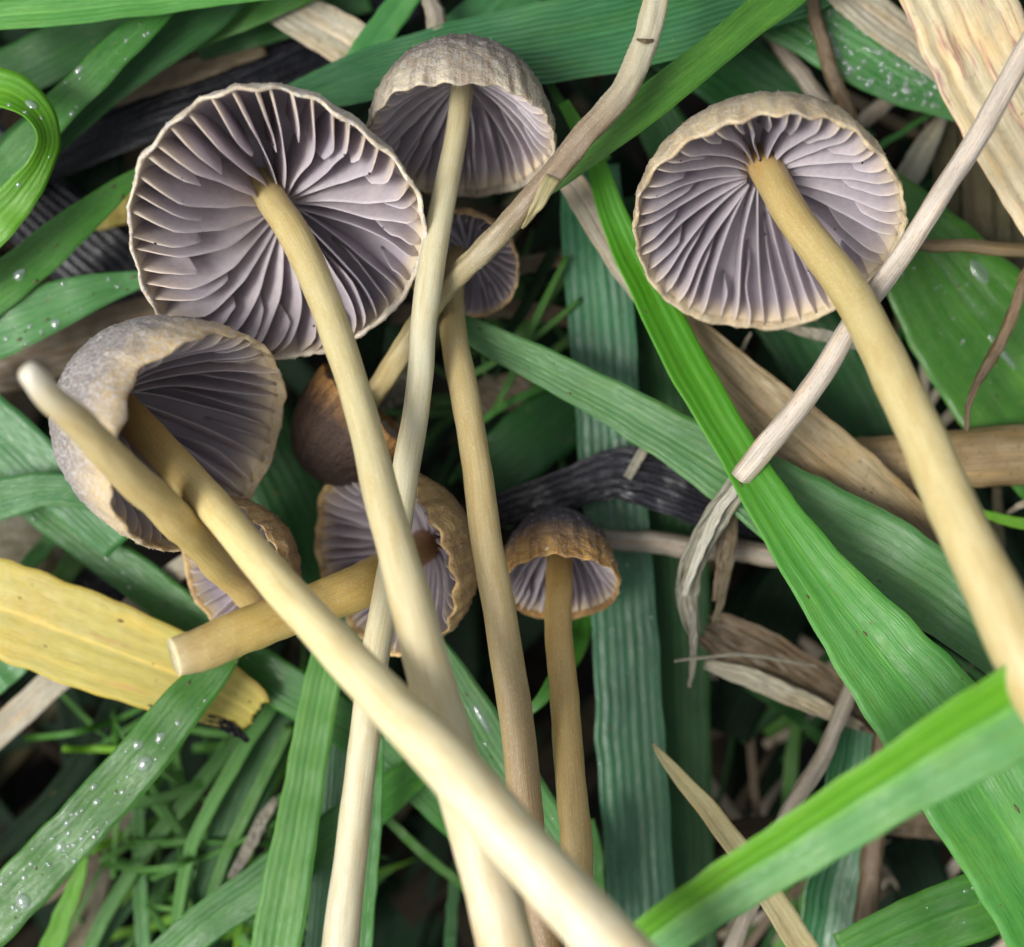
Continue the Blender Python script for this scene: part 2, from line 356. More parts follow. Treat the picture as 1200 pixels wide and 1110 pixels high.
def tube_geo(pts, n=60, m=20, flutes=0, famp=0.0, rough=0.0, seed=0, cap0='round', cap1='round', colf=None, flat=1.0, roff=3.2):
    rows, L = spline(pts, n); cs = [P(r[0], r[1], r[2]) for r in rows]
    vs, fs, uvs, cols = [], [], [], []
    for i, r in enumerate(rows):
        a = cs[max(0, i-1)]; b = cs[min(n, i+1)]; T = (b-a).normalized()
        side = T.cross(UP).normalized(); N = side.cross(T).normalized()
        rad = r[3] * .5 * (D - r[2]) / D
        rad *= 1 + .05 * noise.noise(Vector((i*.12, seed*2.3, 1)))
        c = cs[i] + (side*noise.noise(Vector((i*.09, seed, 3))) ) * S * roff
        for j in range(m):
            th = 2*pi*j/m
            rr = rad + famp * abs(sin(flutes * th * .5)) - famp * .5
            if rough: rr += rough * noise.noise(Vector((cos(th)*2, sin(th)*2 + seed, i*.3)))
            vs.append(c + (side*cos(th) + N*sin(th)*flat) * rr * S)
            uvs.append([L*i/n*.01, abs(2*j/m - 1)*1.6 + seed])
            cols.append(colf(i/n) if colf else (1, 1, 1))
    for i in range(n):
        for j in range(m):
            a = i*m+j; b = i*m+(j+1) % m; fs.append((a, b, b+m, a+m))
    for end, i in ((0, 0), (1, n)):
        a = cs[0] if end == 0 else cs[n]; b = cs[1] if end == 0 else cs[n-1]
        T = (a-b).normalized(); base = i*m
        how = cap0 if end == 0 else cap1
        rr = rows[i][3]*.5*(D-rows[i][2])/D
        prev = list(range(base, base+m)); k2 = 4 if how == 'round' else 2
        for q in range(1, k2):
            if how == 'round': sc = cos(q/k2*pi/2); h = sin(q/k2*pi/2)*rr*.6
            else: sc = .72; h = -rr*.12      # slightly hollow cut
            st = len(vs)
            for j in range(m):
                p = vs[base+j]; vs.append(a + (p-a)*sc + T*h*S); uvs.append(uvs[base+j]); cols.append(cols[base+j])
            nw = list(range(st, st+m))
            for j in range(m):
                A = (prev[j], prev[(j+1) % m], nw[(j+1) % m], nw[j]); fs.append(A[::-1] if end == 0 else A)
            prev = nw
        vs.append(a + T*(rr*.6 if how == 'round' else -rr*.35)*S); uvs.append(uvs[base]); cols.append(cols[base]); ci = len(vs)-1
        for j in range(m):
            A = (prev[j], prev[(j+1) % m], ci); fs.append(A[::-1] if end == 0 else A)
    return vs, fs, uvs, cols
def stalk(name, label, cat, mat, pts, group=None, **kw):
    _sd[0] += 1; kw.setdefault('seed', _sd[0])
    vs, fs, uvs, cols = tube_geo(pts, **kw)
    return tag(mesh(name, vs, fs, M[mat], origin=vs[0], uvs=uvs), label, cat, group)

# ---------------------------------------------------------------- mushrooms
def gradient(stops):
    stops = [(t, tuple(c*k for c, k in zip(col, (.92, .95, .93)))) for t, col in stops]
    def f(t):
        for (t0, c0), (t1, c1) in zip(stops, stops[1:]):
            if t <= t1:
                u = (t-t0)/max(1e-6, t1-t0); return tuple(a+(b-a)*u for a, b in zip(c0, c1))
        return stops[-1][1]
    return f
def mushroom(label, C, R, H, a, stem_pts, mat, ngill=28, deform=None, stemcol=None, tilt_gills=.15, inrim=.975,
             seed=1, stemkw={}, flare=1.0, gdepth=.66, hub=.60, belly=.11, hang=(0,0,0), skin_noise=2.5, collar=None, bright=.5, plump=.85, cren=1.0):
    rng = random.Random(seed)
    hang = Vector(hang); base = P(*stem_pts[-1][:3]); root = empty('mushroom', base)
    tag(root, label, 'mushroom', None)
    a = Vector(a).normalized(); e1 = (UP - a*UP.dot(a)).normalized(); e2 = a.cross(e1)
    c0 = P(*C); kk = (D-C[2])/D; R = R*kk; H = H*kk
    def surf(th, phi, inner):      # phi 0 at the apex, pi/2 at the rim
        r = R * sin(phi) ** plump; z = H * cos(phi)
        th_ = 0.0
        if inner:
            th_ = R * (.022 + .07 * cos(phi))
            r = max(0, r - th_ * sin(phi)); z = z - th_ * cos(phi)
        s = phi/(pi/2)
        if True:
            rip = cren * (s ** 5) * R * .009 * sin(th * ngill + seed + sin(th*3))
            r += rip; z += rip*1.6
        dr, dz = (0, 0)
        z += s**4 * R * .018 * cren * (sin(3*th+seed) + .6*sin(7*th+2*seed) + .5*sin(11*th))
        r *= 1 + s**2 * .02 * cren * (sin(2*th+1.3*seed) + .6*sin(5*th+seed))
        if deform:
            dr, dz = deform(th, s); r += dr*R; z += dz*R
        return c0 + (e1*cos(th)*r + e2*sin(th)*r - a*z) * S
    # the cap's skin, margin and flesh
    nt, npf = 168, 44
    vs, fs, uvs, cols, mats = [], [], [], [], []
    prof = [(pi/2*(i/npf), False) for i in range(1, npf+1)]
    inn = [(pi/2*(1-i/18), True) for i in range(0, 18)]
    rows_ = prof + inn
    for q, (phi, inner) in enumerate(rows_):
        for j in range(nt):
            th = 2*pi*j/nt; p = surf(th, phi, inner); s = phi/(pi/2)
            if not inner:
                d = (p - c0).normalized()
                p = p + d * S * skin_noise * (noise.noise(p/S*.09 + Vector((seed, 0, 0))) + .6*noise.noise(p/S*.25) + .5*s*noise.noise(Vector((th*14, s*1.5, seed))))
            vs.append(p); uvs.append([j/nt, s]); cols.append((s if not inner else 1, s, 0))
    for q in range(len(rows_)-1):
        for j in range(nt):
            A = q*nt+j; B = q*nt+(j+1) % nt; fs.append((A, B, B+nt, A+nt)); mats.append(0 if q < npf+1 else 1)
    for q, inner in ((0, False), (len(rows_)-1, True)):
        p = surf(0, 1e-4, inner); vs.append(p); uvs.append([0, 0]); cols.append((0, 0, 0)); ci = len(vs)-1
        for j in range(nt):
            A = q*nt+j; B = q*nt+(j+1) % nt
            fs.append((A, ci, B) if q == 0 else (A, B, ci)); mats.append(0 if q == 0 else 1)
    cap = mesh('cap', vs, fs, [mat, M['flesh']], parent=root, origin=base, uvs=uvs, cols=cols, mats=mats)
    # gills, each a sheet of its own
    rstem = stem_pts[0][3]*.5*.8/ R
    for g in range(ngill*2):
        th0 = 2*pi*(g + rng.uniform(-.22, .22))/(ngill*2)
        full = g % 2 == 0
        p0 = .07 if full else rng.choice([.26, .36, .46, .60])
        if not full: p0 += rng.uniform(-.04, .04)
        p1 = inrim + .012*rng.uniform(-1, 1)
        nn_ = 18 if full else 12
        lean = tilt_gills * rng.uniform(.5, 1.4); ph = rng.uniform(0, 6.3); fr = rng.uniform(.7, 1.5); amp = rng.uniform(.2, 1.0)*.016
        dj = rng.uniform(.9, 1.08); rb = rng.uniform(0, 1)*bright*2
        lev = ((0, 1.5), (.35, 1.1), (.7, .8), (.92, .62), (1.0, .25)); tk = R*.0085
        gv, gf, gc = [], [], []
        for i in range(nn_+1):
            u = i/nn_; s = p0 + (p1-p0)*u; phi = s*pi/2
            top = surf(th0, phi, True)
            rad = (e1*cos(th0) + e2*sin(th0)); tan = (e2*cos(th0) - e1*sin(th0))
            rim_p = surf(th0, .985*pi/2, True); stem_p = c0 + (rad*.09*R - a*H*hub) * S
            f_ = max(0, (s-.07)/.91); chord = stem_p.lerp(rim_p, min(1, f_))
            be = gdepth*dj
            if not full: be *= min(1, u/.45)**.7 * .9
            be *= min(1, .25 + (1-u)*(p1-p0)/.22)
            inw = (a*(.5+.5*cos(phi)) - rad*sin(phi)*.6).normalized()
            bl = belly * min(1, max(0, (1-u)*(p1-p0)/.10))**.55 * (1 if full else min(1, u/.4)**.7) * (.35 + .65*min(1, s/.5))
            dvec = (chord - top)*be*.8 + inw*bl*R*S; dl = dvec.length/(R*S); d = dl
            dvec += rad*(-.02)*R*S*(1-u)
            w_ = amp*sin(fr*u*2*pi+ph)
            for sd_ in (1, -1):
                for (lv, tf) in lev:
                    off = tan * (lean*d*lv + w_*lv + tk/R*sd_*tf) * R + hang * (d*lv*R)
                    p = top - dvec.normalized()*R*.008*S + dvec*lv + off*S
                    gv.append(p); gc.append((lv**5, max(0, (s-.80)/.20)**1.3 * .8, rb))
        L_ = len(lev); row = 2*L_
        for i in range(nn_):
            for k in range(L_-1):
                A = i*row+k; gf.append((A, A+1, A+row+1, A+row))
                A = i*row+L_+k; gf.append((A+1, A, A+row, A+row+1))
            A = i*row+L_-1; B = i*row+2*L_-1; gf.append((A, B, B+row, A+row))
        for i in (0, nn_):
            for k in range(L_-1):
                A = i*row+k; B = A+L_; q4 = (A, B, B+1, A+1); gf.append(q4 if i == 0 else q4[::-1])
        mesh('gill', gv, gf, M['gill'], parent=cap, origin=base, cols=gc)
    sv, sf, su, scol = tube_geo(stem_pts, n=90, m=28, seed=seed*1.7, colf=stemcol, **{**dict(rough=.9), **stemkw})
    st = mesh('stem', sv, sf, M['stem'], parent=root, origin=base, uvs=su, cols=scol)
    return root
CR = (.56, .49, .28); YL = (.50, .40, .18); OR = (.46, .22, .055); PAL = (.80, .72, .56); TNB = (.40, .27, .13)
cm1 = capmat('cap_skin_grey', G(.22,.19,.17), G(.34,.30,.25), G(.66,.58,.42), .8)
cm2 = capmat('cap_skin_grey_dome', G(.10,.085,.085), G(.22,.185,.15), G(.56,.49,.35), .5, (.38,.37,.38,1), .75, .62)
cm3 = capmat('cap_skin_beige', G(.15,.135,.13), G(.28,.23,.16), G(.60,.48,.28), .5, (.42,.42,.42,1), .6, .62)
cm4 = capmat('cap_skin_frosty', G(.13,.12,.12), G(.27,.24,.22), G(.62,.47,.25), .65, (.52,.51,.51,1), .3, .74)
cm5 = capmat('cap_skin_tan', G(.17,.10,.05), G(.32,.19,.085), G(.62,.42,.17), .25, (.5,.45,.4,1), .6, .5)
cm7 = capmat('cap_skin_amber', G(.045,.042,.058), G(.065,.055,.065), G(.52,.30,.075), .25, (.20,.20,.26,1), .8, .62)
cm9 = capmat('cap_skin_dark_brown', G(.028,.016,.012), G(.055,.028,.016), G(.36,.19,.06), .0, (.22,.15,.12,1), .6, .80)

def def1(th, s):
    return (.035*s**3*sin(3*th+1.1) + .02*s**3*sin(2*th+.4), .03*s**4*sin(2*th+2) + .012*s**6*sin(9*th))
mushroom('large open grey mushroom with pinkish gills turned up, beside the curled grass blade', (322,276,50), 171, 148, (.13,-.51,.85),
  [(298,190,-90,36),(307,214,-45,37),(322,240,-5,38),(347,280,35,38),(387,372,85,38),(426,495,115,39),(452,600,150,44),(486,720,185,50),(518,840,205,56),(552,960,215,62),(580,1060,220,66),(605,1160,220,70),(640,1300,200,74)],
  cm1, 22, stemcol=gradient([(0,(.50,.32,.11)),(.05,(.58,.45,.20)),(.3,CR),(.6,(.72,.62,.40)),(.8,(.70,.60,.42)),(1,(.66,.50,.30))]), seed=3, tilt_gills=.15, bright=.75, hang=(.45,-.22,0), belly=.20, hub=.72, deform=def1)
mushroom('dome-capped grey mushroom with pale straight stem standing before the ribbed leaf', (541,168,-20), 111, 124, (.02,-.91,.41),
  [(544,66,-80,26),(541,110,-40,26),(536,150,-12,27),(525,205,5,29),(509,290,22,31),(496,380,28,31),(493,440,30,31),(488,490,30,31),(478,545,34,33),(468,610,40,33),(454,690,62,33),(438,770,80,34),(426,880,92,36),(415,980,100,39),(402,1100,110,43),(392,1200,110,45),(400,1320,100,46)],
  cm2, 21, stemcol=gradient([(0,(.58,.50,.30)),(.3,(.62,.58,.42)),(.55,(.64,.58,.40)),(.8,(.62,.57,.42)),(1,(.60,.54,.40))]), seed=5, tilt_gills=.2, bright=.62)
mushroom('grey-brown mushroom with blue-grey gills and thick yellow stem, crossed by a pale stalk', (900,268,40), 156, 146, (-.02,-.715,.70),
  [(884,172,-60,40),(902,205,-10,41),(935,260,45,43),(1000,352,115,46),(1058,465,180,52),(1108,570,230,58),(1152,672,270,64),(1205,775,300,76),(1270,880,320,80),(1340,980,330,84)],
  cm3, 23, stemcol=gradient([(0,(.50,.26,.06)),(.08,(.54,.40,.17)),(.25,YL),(.5,(.62,.52,.27)),(1,(.58,.46,.24))]), seed=9, tilt_gills=-.12, bright=.4)
def def4(th, s):
    t = ((th + pi) % (2*pi)) - pi
    n_ = exp(-((t+.35)/.30)**2); return (-.12*n_*s**3 + .05*cos(2*t)*s*s, .20*n_*s**4 - .04*exp(-((t-.9)/.5)**2)*s**3)
mushroom('frosty grey mushroom on its side, its thick pale stem crossing the whole cluster', (238,520,58), 146, 186, (.84,-.38,.39),
  [(125,462,-30,44),(170,508,30,43),(240,584,95,43),(330,686,180,46),(430,795,250,54),(520,893,300,66),(612,992,330,70),(700,1090,350,74),(775,1175,360,78),(850,1270,350,80)],
  cm4, 20, deform=def4, stemcol=gradient([(0,(.50,.26,.06)),(.10,(.60,.40,.14)),(.22,(.70,.58,.28)),(.45,(.76,.66,.40)),(.8,(.82,.72,.52)),(1,(.76,.6,.36))]), seed=11, tilt_gills=.2, bright=.7, skin_noise=2.6)
mushroom('small tan mushroom under the frosty one, its stem pointing up and broken off', (270,668,-45), 85, 74, (-.60,-.22,.77),
  [(300,702,-100,40),(290,690,-60,42),(262,664,-10,43),(215,616,100,44),(165,570,175,43),(120,526,225,41),(75,480,260,37),(40,443,285,31),(33,436,290,27)],
  cm5, 16, stemcol=gradient([(0,(.52,.36,.13)),(.4,(.56,.42,.17)),(.85,(.52,.42,.22)),(.93,(.62,.55,.40)),(1,(.75,.70,.62))]), seed=13, bright=.8, cren=1.6)
mushroom('tan-rimmed mushroom behind the crossing stems, orange where its cut stem joins', (447,659,-70), 113, 108, (-.64,-.20,.74),
  [(498,636,-150,38),(496,640,-120,38),(478,652,-70,42),(430,682,10,52),(375,706,50,53),(320,727,85,53),(262,750,112,52),(222,764,128,50),(203,770,135,46)],
  cm5, 22, stemcol=gradient([(0,(.36,.13,.03)),(.12,(.42,.18,.045)),(.25,(.60,.42,.14)),(.8,(.60,.44,.15)),(.96,(.55,.42,.2)),(1,(.62,.54,.36))]), seed=17, tilt_gills=.15, bright=.85, stemkw=dict(cap1='cut'), cren=1.4)
mushroom('small amber-rimmed mushroom with slate top beside the black rotten leaf', (656,690,-60), 71, 104, (.03,-.80,.60),
  [(652,632,-125,30),(654,652,-100,31),(655,690,-62,32),(656,760,-22,33),(664,850,15,35),(672,940,40,37),(677,1040,55,37),(684,1130,55,40),(690,1250,50,42)],
  cm7, 17, stemcol=gradient([(0,(.42,.24,.07)),(.15,(.56,.38,.14)),(.6,(.52,.38,.16)),(1,(.46,.32,.16))]), seed=19, tilt_gills=.15, bright=.3, plump=.9)
mushroom('small brown mushroom with dark gills hidden behind the pale straight stem', (540,312,-112), 68, 56, (-.18,-.50,.84),
  [(536,290,-165,26),(532,310,-135,27),(529,345,-98,29),(533,400,-40,32),(546,470,5,34),(558,545,40,35),(570,630,62,37),(588,730,66,39),(604,830,62,40),(614,920,55,40),(622,1000,48,40),(636,1100,45,42),(650,1220,40,44)],
  cm5, 19, stemcol=gradient([(0,(.48,.36,.18)),(.15,(.55,.44,.22)),(.5,(.52,.40,.20)),(.75,(.34,.23,.12)),(1,(.26,.17,.09))]), seed=23, bright=.5)
mushroom('dark brown mushroom facing away, its bent hairy stem reaching to the top edge', (432,476,-100), 72, 106, (.66,.70,.08),
  [(405,497,-125,22),(425,478,-110,24),(446,452,-88,26),(472,410,-58,27),(512,350,-25,26),(560,298,12,27),(612,245,28,27),(660,190,40,28),(700,145,45,29),(732,105,48,29),(752,60,50,29),(764,20,50,29),(778,-40,45,30)],
  cm9, 16, skin_noise=1.0, stemcol=gradient([(0,(.60,.47,.24)),(.25,(.50,.42,.23)),(.4,(.36,.30,.18)),(.55,(.27,.20,.14)),(.7,(.29,.22,.16)),(.82,(.44,.40,.30)),(1,(.52,.48,.36))]), seed=29, bright=.3, stemkw=dict(flutes=5, famp=2.2, rough=2.2))
# ---------------------------------------------------------------- ground
gv = []; gf = []; n = 60
def soil_h(x, y): return 60*noise.noise(Vector((x/300, y/300, 0))) + 18*noise.noise(Vector((x/60, y/60, 3)))
ext = [-40000, -12000] + [-3000 + 6000*i/n for i in range(n+1)] + [12000, 40000]
for yy in ext:
    for xx in ext: gv.append(Vector((xx*S, yy*S, (soil_h(xx, yy) - 30)*S if abs(xx) < 2900 and abs(yy) < 2900 else -30*S)))
k = len(ext)
for i in range(k-1):
    for j in range(k-1): gf.append((i*k+j, i*k+j+1, (i+1)*k+j+1, (i+1)*k+j))
tag(mesh('soil', gv, gf, M['soil']), 'dark damp soil under the grass', None, kind='structure')
# ---------------------------------------------------------------- deep undergrowth, far too many to count
def undergrowth(name, label, mats, count, zr, wr, lr, seed, box, cat='grass'):
    rng = random.Random(seed); vs, fs, uvs, mi = [], [], [], []
    for q in range(count):
        x = rng.uniform(box[0], box[2]); y = rng.uniform(box[1], box[3]); z = rng.uniform(*zr)
        an = rng.gauss(pi*.33, .8); L = rng.uniform(*lr); w = rng.uniform(*wr); bend = rng.uniform(-.5, .5)
        pts = []
        for i in range(4):
            f = i/3 - .5
            pts.append((x + cos(an+bend*f)*L*f, y - sin(an+bend*f)*L*f, z + rng.uniform(-40, 40), w*(1 if i < 3 else .15), rng.uniform(-25, 25)))
        v, f_, u, _ = blade_geo(pts, n=9, m=4, fold=.2, thick=2, seed=q)
        o = len(vs); vs += v; uvs += u; fs += [tuple(a+o for a in t) for t in f_]; mi += [rng.randrange(len(mats))]*len(f_)
    return tag(mesh(name, vs, fs, [M[m] for m in mats], origin=Vector((0, 0, 0)), uvs=uvs, mats=mi), label, cat, kind='stuff')
undergrowth('undergrowth_grass', 'tangled grass deep below the mushrooms, coloured near-black for shade', ['dark', 'dark', 'dark', 'litter'], 700, (-660, -470), (14, 46), (250, 700), 4, (-900, -800, 2100, 1900))
undergrowth('leaf_litter', 'brown dead grass matted on the soil', ['litter', 'olive', 'litter', 'litter'], 300, (-700, -560), (20, 60), (200, 500), 8, (-900, -800, 2100, 1900), 'leaf litter')
undergrowth('meadow_grass', 'loose grass around the mushroom patch', ['deep', 'mid', 'teal', 'straw'], 260, (-420, -180), (30, 70), (400, 900), 15, (-1500, -1400, -500, 2500))
undergrowth('meadow_grass', 'loose grass past the patch edge', ['deep', 'mid', 'teal', 'straw'], 260, (-420, -180), (30, 70), (400, 900), 16, (1700, -1400, 2700, 2500))
undergrowth('fine_grass', 'tangle of thin bright grass at the lower left', ['mid', 'light', 'mid', 'lime'], 75, (-330, -215), (5, 12), (110, 300), 33, (110, 850, 400, 1150))
undergrowth('fine_grass', 'wisps of thin grass in the central gaps', ['mid', 'deep', 'mid'], 26, (-330, -250), (5, 11), (100, 260), 35, (530, 300, 700, 560))
undergrowth('fine_grass', 'wisps of thin grass in the lower right gaps', ['mid', 'deep', 'straw', 'umber'], 50, (-380, -280), (6, 16), (120, 320), 37, (800, 760, 1200, 1150))
undergrowth('fine_grass', 'wisps of thin straw in the gap beside the cream leaf', ['umber', 'deep', 'straw'], 26, (-340, -270), (6, 14), (120, 260), 39, (980, 120, 1200, 500))
# ---------------------------------------------------------------- grass blades, leaves and stalks
B = blade
g = 'blade of grass'
# upper left
B('t1','grass_blade','pale green blade running along the top edge above the black leaf',g,'light',[(-60,22,-60,34),(60,14,-55,36),(160,4,-60,33),(330,-16,-70,28)],fold=.12)
B('t2','grass_blade','green blade slanting down from the top with a water drop at its corner',g,'mid',[(215,-22,-95,32),(180,18,-92,34),(120,78,-95,40),(70,128,-100,42),(0,205,-110,44),(-60,270,-120,44)],fold=.1)
B('t3','grass_blade','wide dark green blade slanting beneath the one with the corner drop',g,'deep',[(300,-35,-130,52),(220,30,-130,56),(130,90,-135,60),(40,168,-140,62),(-60,260,-150,60)],fold=.1)
B('t4','grass_blade','shaded green blade in the upper corner behind the slanting blades',g,'deep',[(190,-5,-180,60),(100,45,-180,64),(20,85,-185,64),(-60,120,-190,60)],fold=.15)
B('t5','grass_blade','dark green blade reaching the black leaf from the top edge',g,'mid',[(390,-30,-150,40),(310,5,-150,42),(230,40,-155,36),(150,80,-160,34)],fold=.1)
B('t5b','grass_blade','olive green blade tucked under the pale dry leaf at the top',g,'deep',[(430,-10,-200,50),(320,25,-200,50),(230,52,-200,40)],fold=.1)
B('curl','grass_blade','lime blade curling round in a hook above the slanting pointed blade',g,'lime',[(-70,112,-40,50,0),(-20,102,-35,52,5),(18,112,-25,50,20),(46,136,-15,42,45),(55,165,-12,34,55),(46,195,-15,32,45),(20,232,-25,42,20),(-15,272,-35,50,5),(-70,330,-60,50,0)],fold=.15,n=60)
B('t7','grass_blade','bright green blade narrowing to a tip behind the large grey cap',g,'mid',[(235,168,-150,5),(190,190,-140,10),(140,222,-125,26),(80,272,-115,44),(20,322,-110,52),(-60,385,-110,56)],fold=.18)
B('t8','grass_blade','broad blue-green blade ending at the left rim of the large cap',g,'teal',[(200,322,-140,6),(150,331,-130,26),(95,347,-120,48),(30,372,-115,66),(-60,408,-115,78)],fold=.08)
B('rot1','rotten_leaf','black rotten leaf slanting behind the top of the large cap','leaf','rot',[(470,-15,-230,75),(390,38,-225,80),(270,95,-220,80),(160,135,-225,72),(40,190,-230,60),(-40,225,-235,60)],ribs=14,ribamp=2.5,m=28,rough=2,fold=.05)
B('rot1b','rotten_leaf','thin brown-black leaf strip lying on the black rotten leaf','leaf','umber',[(310,55,-208,20),(230,82,-205,26),(150,108,-205,24),(90,130,-210,12)],rough=4)
B('rot2','rotten_leaf','charcoal rotten leaf below the lime hook','leaf','rot',[(-60,150,-270,90),(30,235,-262,95),(110,300,-255,100),(200,380,-260,100)],ribs=12,ribamp=2.5,m=28,rough=2,fold=.05)
B('olv','dead_leaf','olive brown leaf glimpsed left of the large grey cap','leaf','olive',[(300,90,-300,80),(200,160,-290,85),(120,235,-290,75),(80,300,-300,60)],rough=5)
B('ylt','dead_leaf','yellow leaf scrap peeping out by the large cap rim','leaf','yellow',[(110,262,-245,20),(150,245,-240,34),(190,235,-240,40)],rough=4)
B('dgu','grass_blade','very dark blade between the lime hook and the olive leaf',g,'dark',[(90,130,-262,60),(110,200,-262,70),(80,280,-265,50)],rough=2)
B('dry1','dry_leaf','pale dry leaf lying over the black leaf at the top','dry leaf','straw',[(290,-18,-175,44),(350,18,-165,52),(410,52,-160,58),(480,95,-160,56)],ribs=5,ribamp=1.2,m=16,rough=3)
B('t14','grass_blade','short green blade leaning left of the dome cap',g,'teal',[(500,-40,-150,32),(468,8,-145,34),(430,60,-140,36),(395,115,-140,30)],fold=.15)
stalk('dead_stalk','rough grey stalk end showing above the dome cap','stalk','grey',[(498,-30,-130,20),(506,5,-125,21),(512,30,-128,23),(520,70,-150,20)],flutes=7,famp=1.5,rough=2)
B('rib0','grass_blade','short ribbed blade end above the large ribbed leaf',g,'ribbed',[(645,-40,-190,50),(590,0,-185,52),(540,42,-180,54),(510,80,-180,40)],ribs=12,ribamp=1.2,m=26)
B('rib','grass_blade','large ribbed blue-green leaf passing behind the dome cap',g,'ribbed',[(230,165,-150,16),(320,128,-140,34),(420,92,-130,58),(540,66,-122,80),(660,48,-115,96),(780,22,-112,100),(900,-15,-112,96),(1000,-50,-120,90)],ribs=15,ribamp=3.2,m=90,n=70,fold=.04)
B('t17','grass_blade','green blade lying along the hairy bent stem to the top edge',g,'mid',[(985,-60,-30,50),(900,8,-22,44),(840,58,-15,40),(765,118,-15,42),(700,168,-20,40),(650,210,-30,28),(600,250,-45,10)],fold=.2)
B('t18','grass_blade','thin green blade poking out beside the dome cap rim',g,'mid',[(640,90,-150,8),(655,118,-145,11),(680,150,-145,13),(710,190,-145,16)])
# upper middle to right
B('g68','grass_blade','dark green blade behind the gap left of the beige cap',g,'deep',[(740,90,-240,50),(790,180,-240,60),(820,290,-245,60)])
B('g25','grass_blade','broad deep green blade sloping down behind the beige cap top',g,'deep',[(730,20,-210,70),(830,70,-205,90),(920,128,-205,84),(1010,185,-210,60)],fold=.12)
B('dew','grass_blade','blue-green blade beaded with dew under the pale dry leaf',g,'teal',[(820,-60,-150,70),(900,-5,-145,84),(985,45,-140,86),(1060,92,-135,66),(1115,125,-130,34),(1148,148,-130,6)],fold=.05,n=50)
stalk('dead_stalk','ribbed grey stalk leaning behind the beige cap top','stalk','grey',[(875,5,-170,14),(905,42,-168,17),(945,95,-165,18),(985,150,-165,18)],flutes=6,famp=2.5,rough=1.5)
stalk('twig','brown twig touching the beige cap top','twig','umber',[(946,-30,-110,15),(955,10,-110,16),(966,60,-110,17),(980,100,-112,18),(1000,150,-130,18)],flutes=5,famp=1,rough=2.2)
stalk('dead_stalk','short grey stalk crossing the dark gap above the beige cap','stalk','grey',[(1070,98,-200,16),(1035,122,-205,18),(990,162,-215,18)],flutes=5,famp=2,rough=2)
B('cr0','dry_leaf','greyish dry leaf between the dewy blade and the cream leaf','dry leaf','straw',[(960,-35,-115,40),(1020,15,-112,48),(1080,60,-110,42),(1130,110,-110,20)],ribs=6,ribamp=1.4,m=18,rough=3)
B('cr1','dry_leaf','large cream dry leaf streaked with purple in the upper corner','dry leaf','cream',[(1085,-80,-70,120),(1125,10,-65,125),(1175,110,-62,132),(1235,210,-60,135),(1300,310,-60,130)],ribs=6,ribamp=2.5,m=30,rough=3,fold=.06,n=50)
stalk('straw_stalk','long pale stalk crossing the beige cap and passing behind its stem','stalk','pale',[(1235,-10,118,22),(1200,62,115,24),(1150,150,108,25),(1100,232,98,24),(1050,308,84,24),(1000,380,64,25),(960,442,46,26),(925,490,30,27),(893,528,18,28),(868,560,2,24)],flutes=5,famp=1.5,rough=2.0,cap1='cut')
stalk('dead_stalk','dark thin stalk lying level right of the beige cap','stalk','umber',[(1030,284,-80,12),(1100,287,-78,14),(1160,291,-78,15),(1260,297,-80,16)],flutes=6,famp=2.5)
for i,(x0,y0,x1,y1,w,lb) in enumerate([(1140,170,1150,330,34,'olive dead stem upright in the gap beside the cream leaf'),(1172,190,1168,330,28,'narrow olive dead stem next to the right edge, deep in the gap'),(1105,150,1112,300,30,'dark olive dead stem nearest the beige cap in the gap'),(1195,230,1200,340,26,'olive dead stem cut by the right edge below the cream leaf')]):
    B('ol%d'%i,'dead_plant',lb,'dead plant','olive',[(x0,y0-20,-240-8*i,w),((x0+x1)/2,(y0+y1)/2,-235-8*i,w*1.05),(x1,y1+20,-240-8*i,w)],fold=.25,rough=3)
B('gw','grass_blade','thin green blade crossing the dark gap right of the beige cap',g,'mid',[(1110,120,-205,5),(1065,150,-200,7),(1030,172,-200,8),(1000,190,-205,8)])
B('gry','dry_leaf','grey dry blade leaning in the gap above the level dark stalk','dry leaf','grey',[(1110,130,-215,8),(1085,170,-210,26),(1060,215,-210,30),(1035,260,-215,26)],rough=3)
B('g30','grass_blade','very wide green leaf with wet streaks by the thick yellow stem',g,'mid',[(985,165,-165,10),(1050,250,-160,86),(1120,350,-155,150),(1205,458,-152,178),(1290,560,-155,170)],fold=.06,n=60,m=18)
B('g44','grass_blade','dark blue-green blade below the beige cap beside the pale stalk',g,'deep',[(915,350,-210,90),(960,420,-205,95),(1005,500,-205,90),(1040,590,-210,70)],fold=.1)
stalk('twig','thin frayed twig curling down over the wide green leaf','twig','umber',[(1225,270,-40,14),(1198,335,-45,13),(1180,385,-50,13),(1160,425,-55,13),(1143,452,-60,8),(1134,478,-66,5),(1131,505,-72,2)],flutes=4,famp=1.6,rough=2.5)
stalk('thick_stem','thick brown glossy stem lying level behind the yellow stem','plant stem','brown',[(850,572,-152,40),(940,550,-142,56),(1040,543,-138,64),(1130,537,-134,68),(1250,530,-132,72)],flutes=14,famp=2.0,rough=2,m=40)
stalk('dead_stalk','ribbed brown stalk end right of the amber mushroom','stalk','grey',[(690,628,-170,20),(750,635,-160,24),(820,641,-158,26),(880,648,-160,26),(960,655,-165,24)],flutes=8,famp=2.2,rough=2)
B('r33','rotten_leaf','black ribbed rotten leaf behind the amber mushroom','leaf','fibre',[(540,612,-175,34),(590,597,-165,40),(660,574,-155,46),(720,556,-148,60),(770,562,-145,72),(830,585,-150,66),(910,610,-165,50)],ribs=16,ribamp=3.5,m=44,n=70,rough=3,fold=.1)
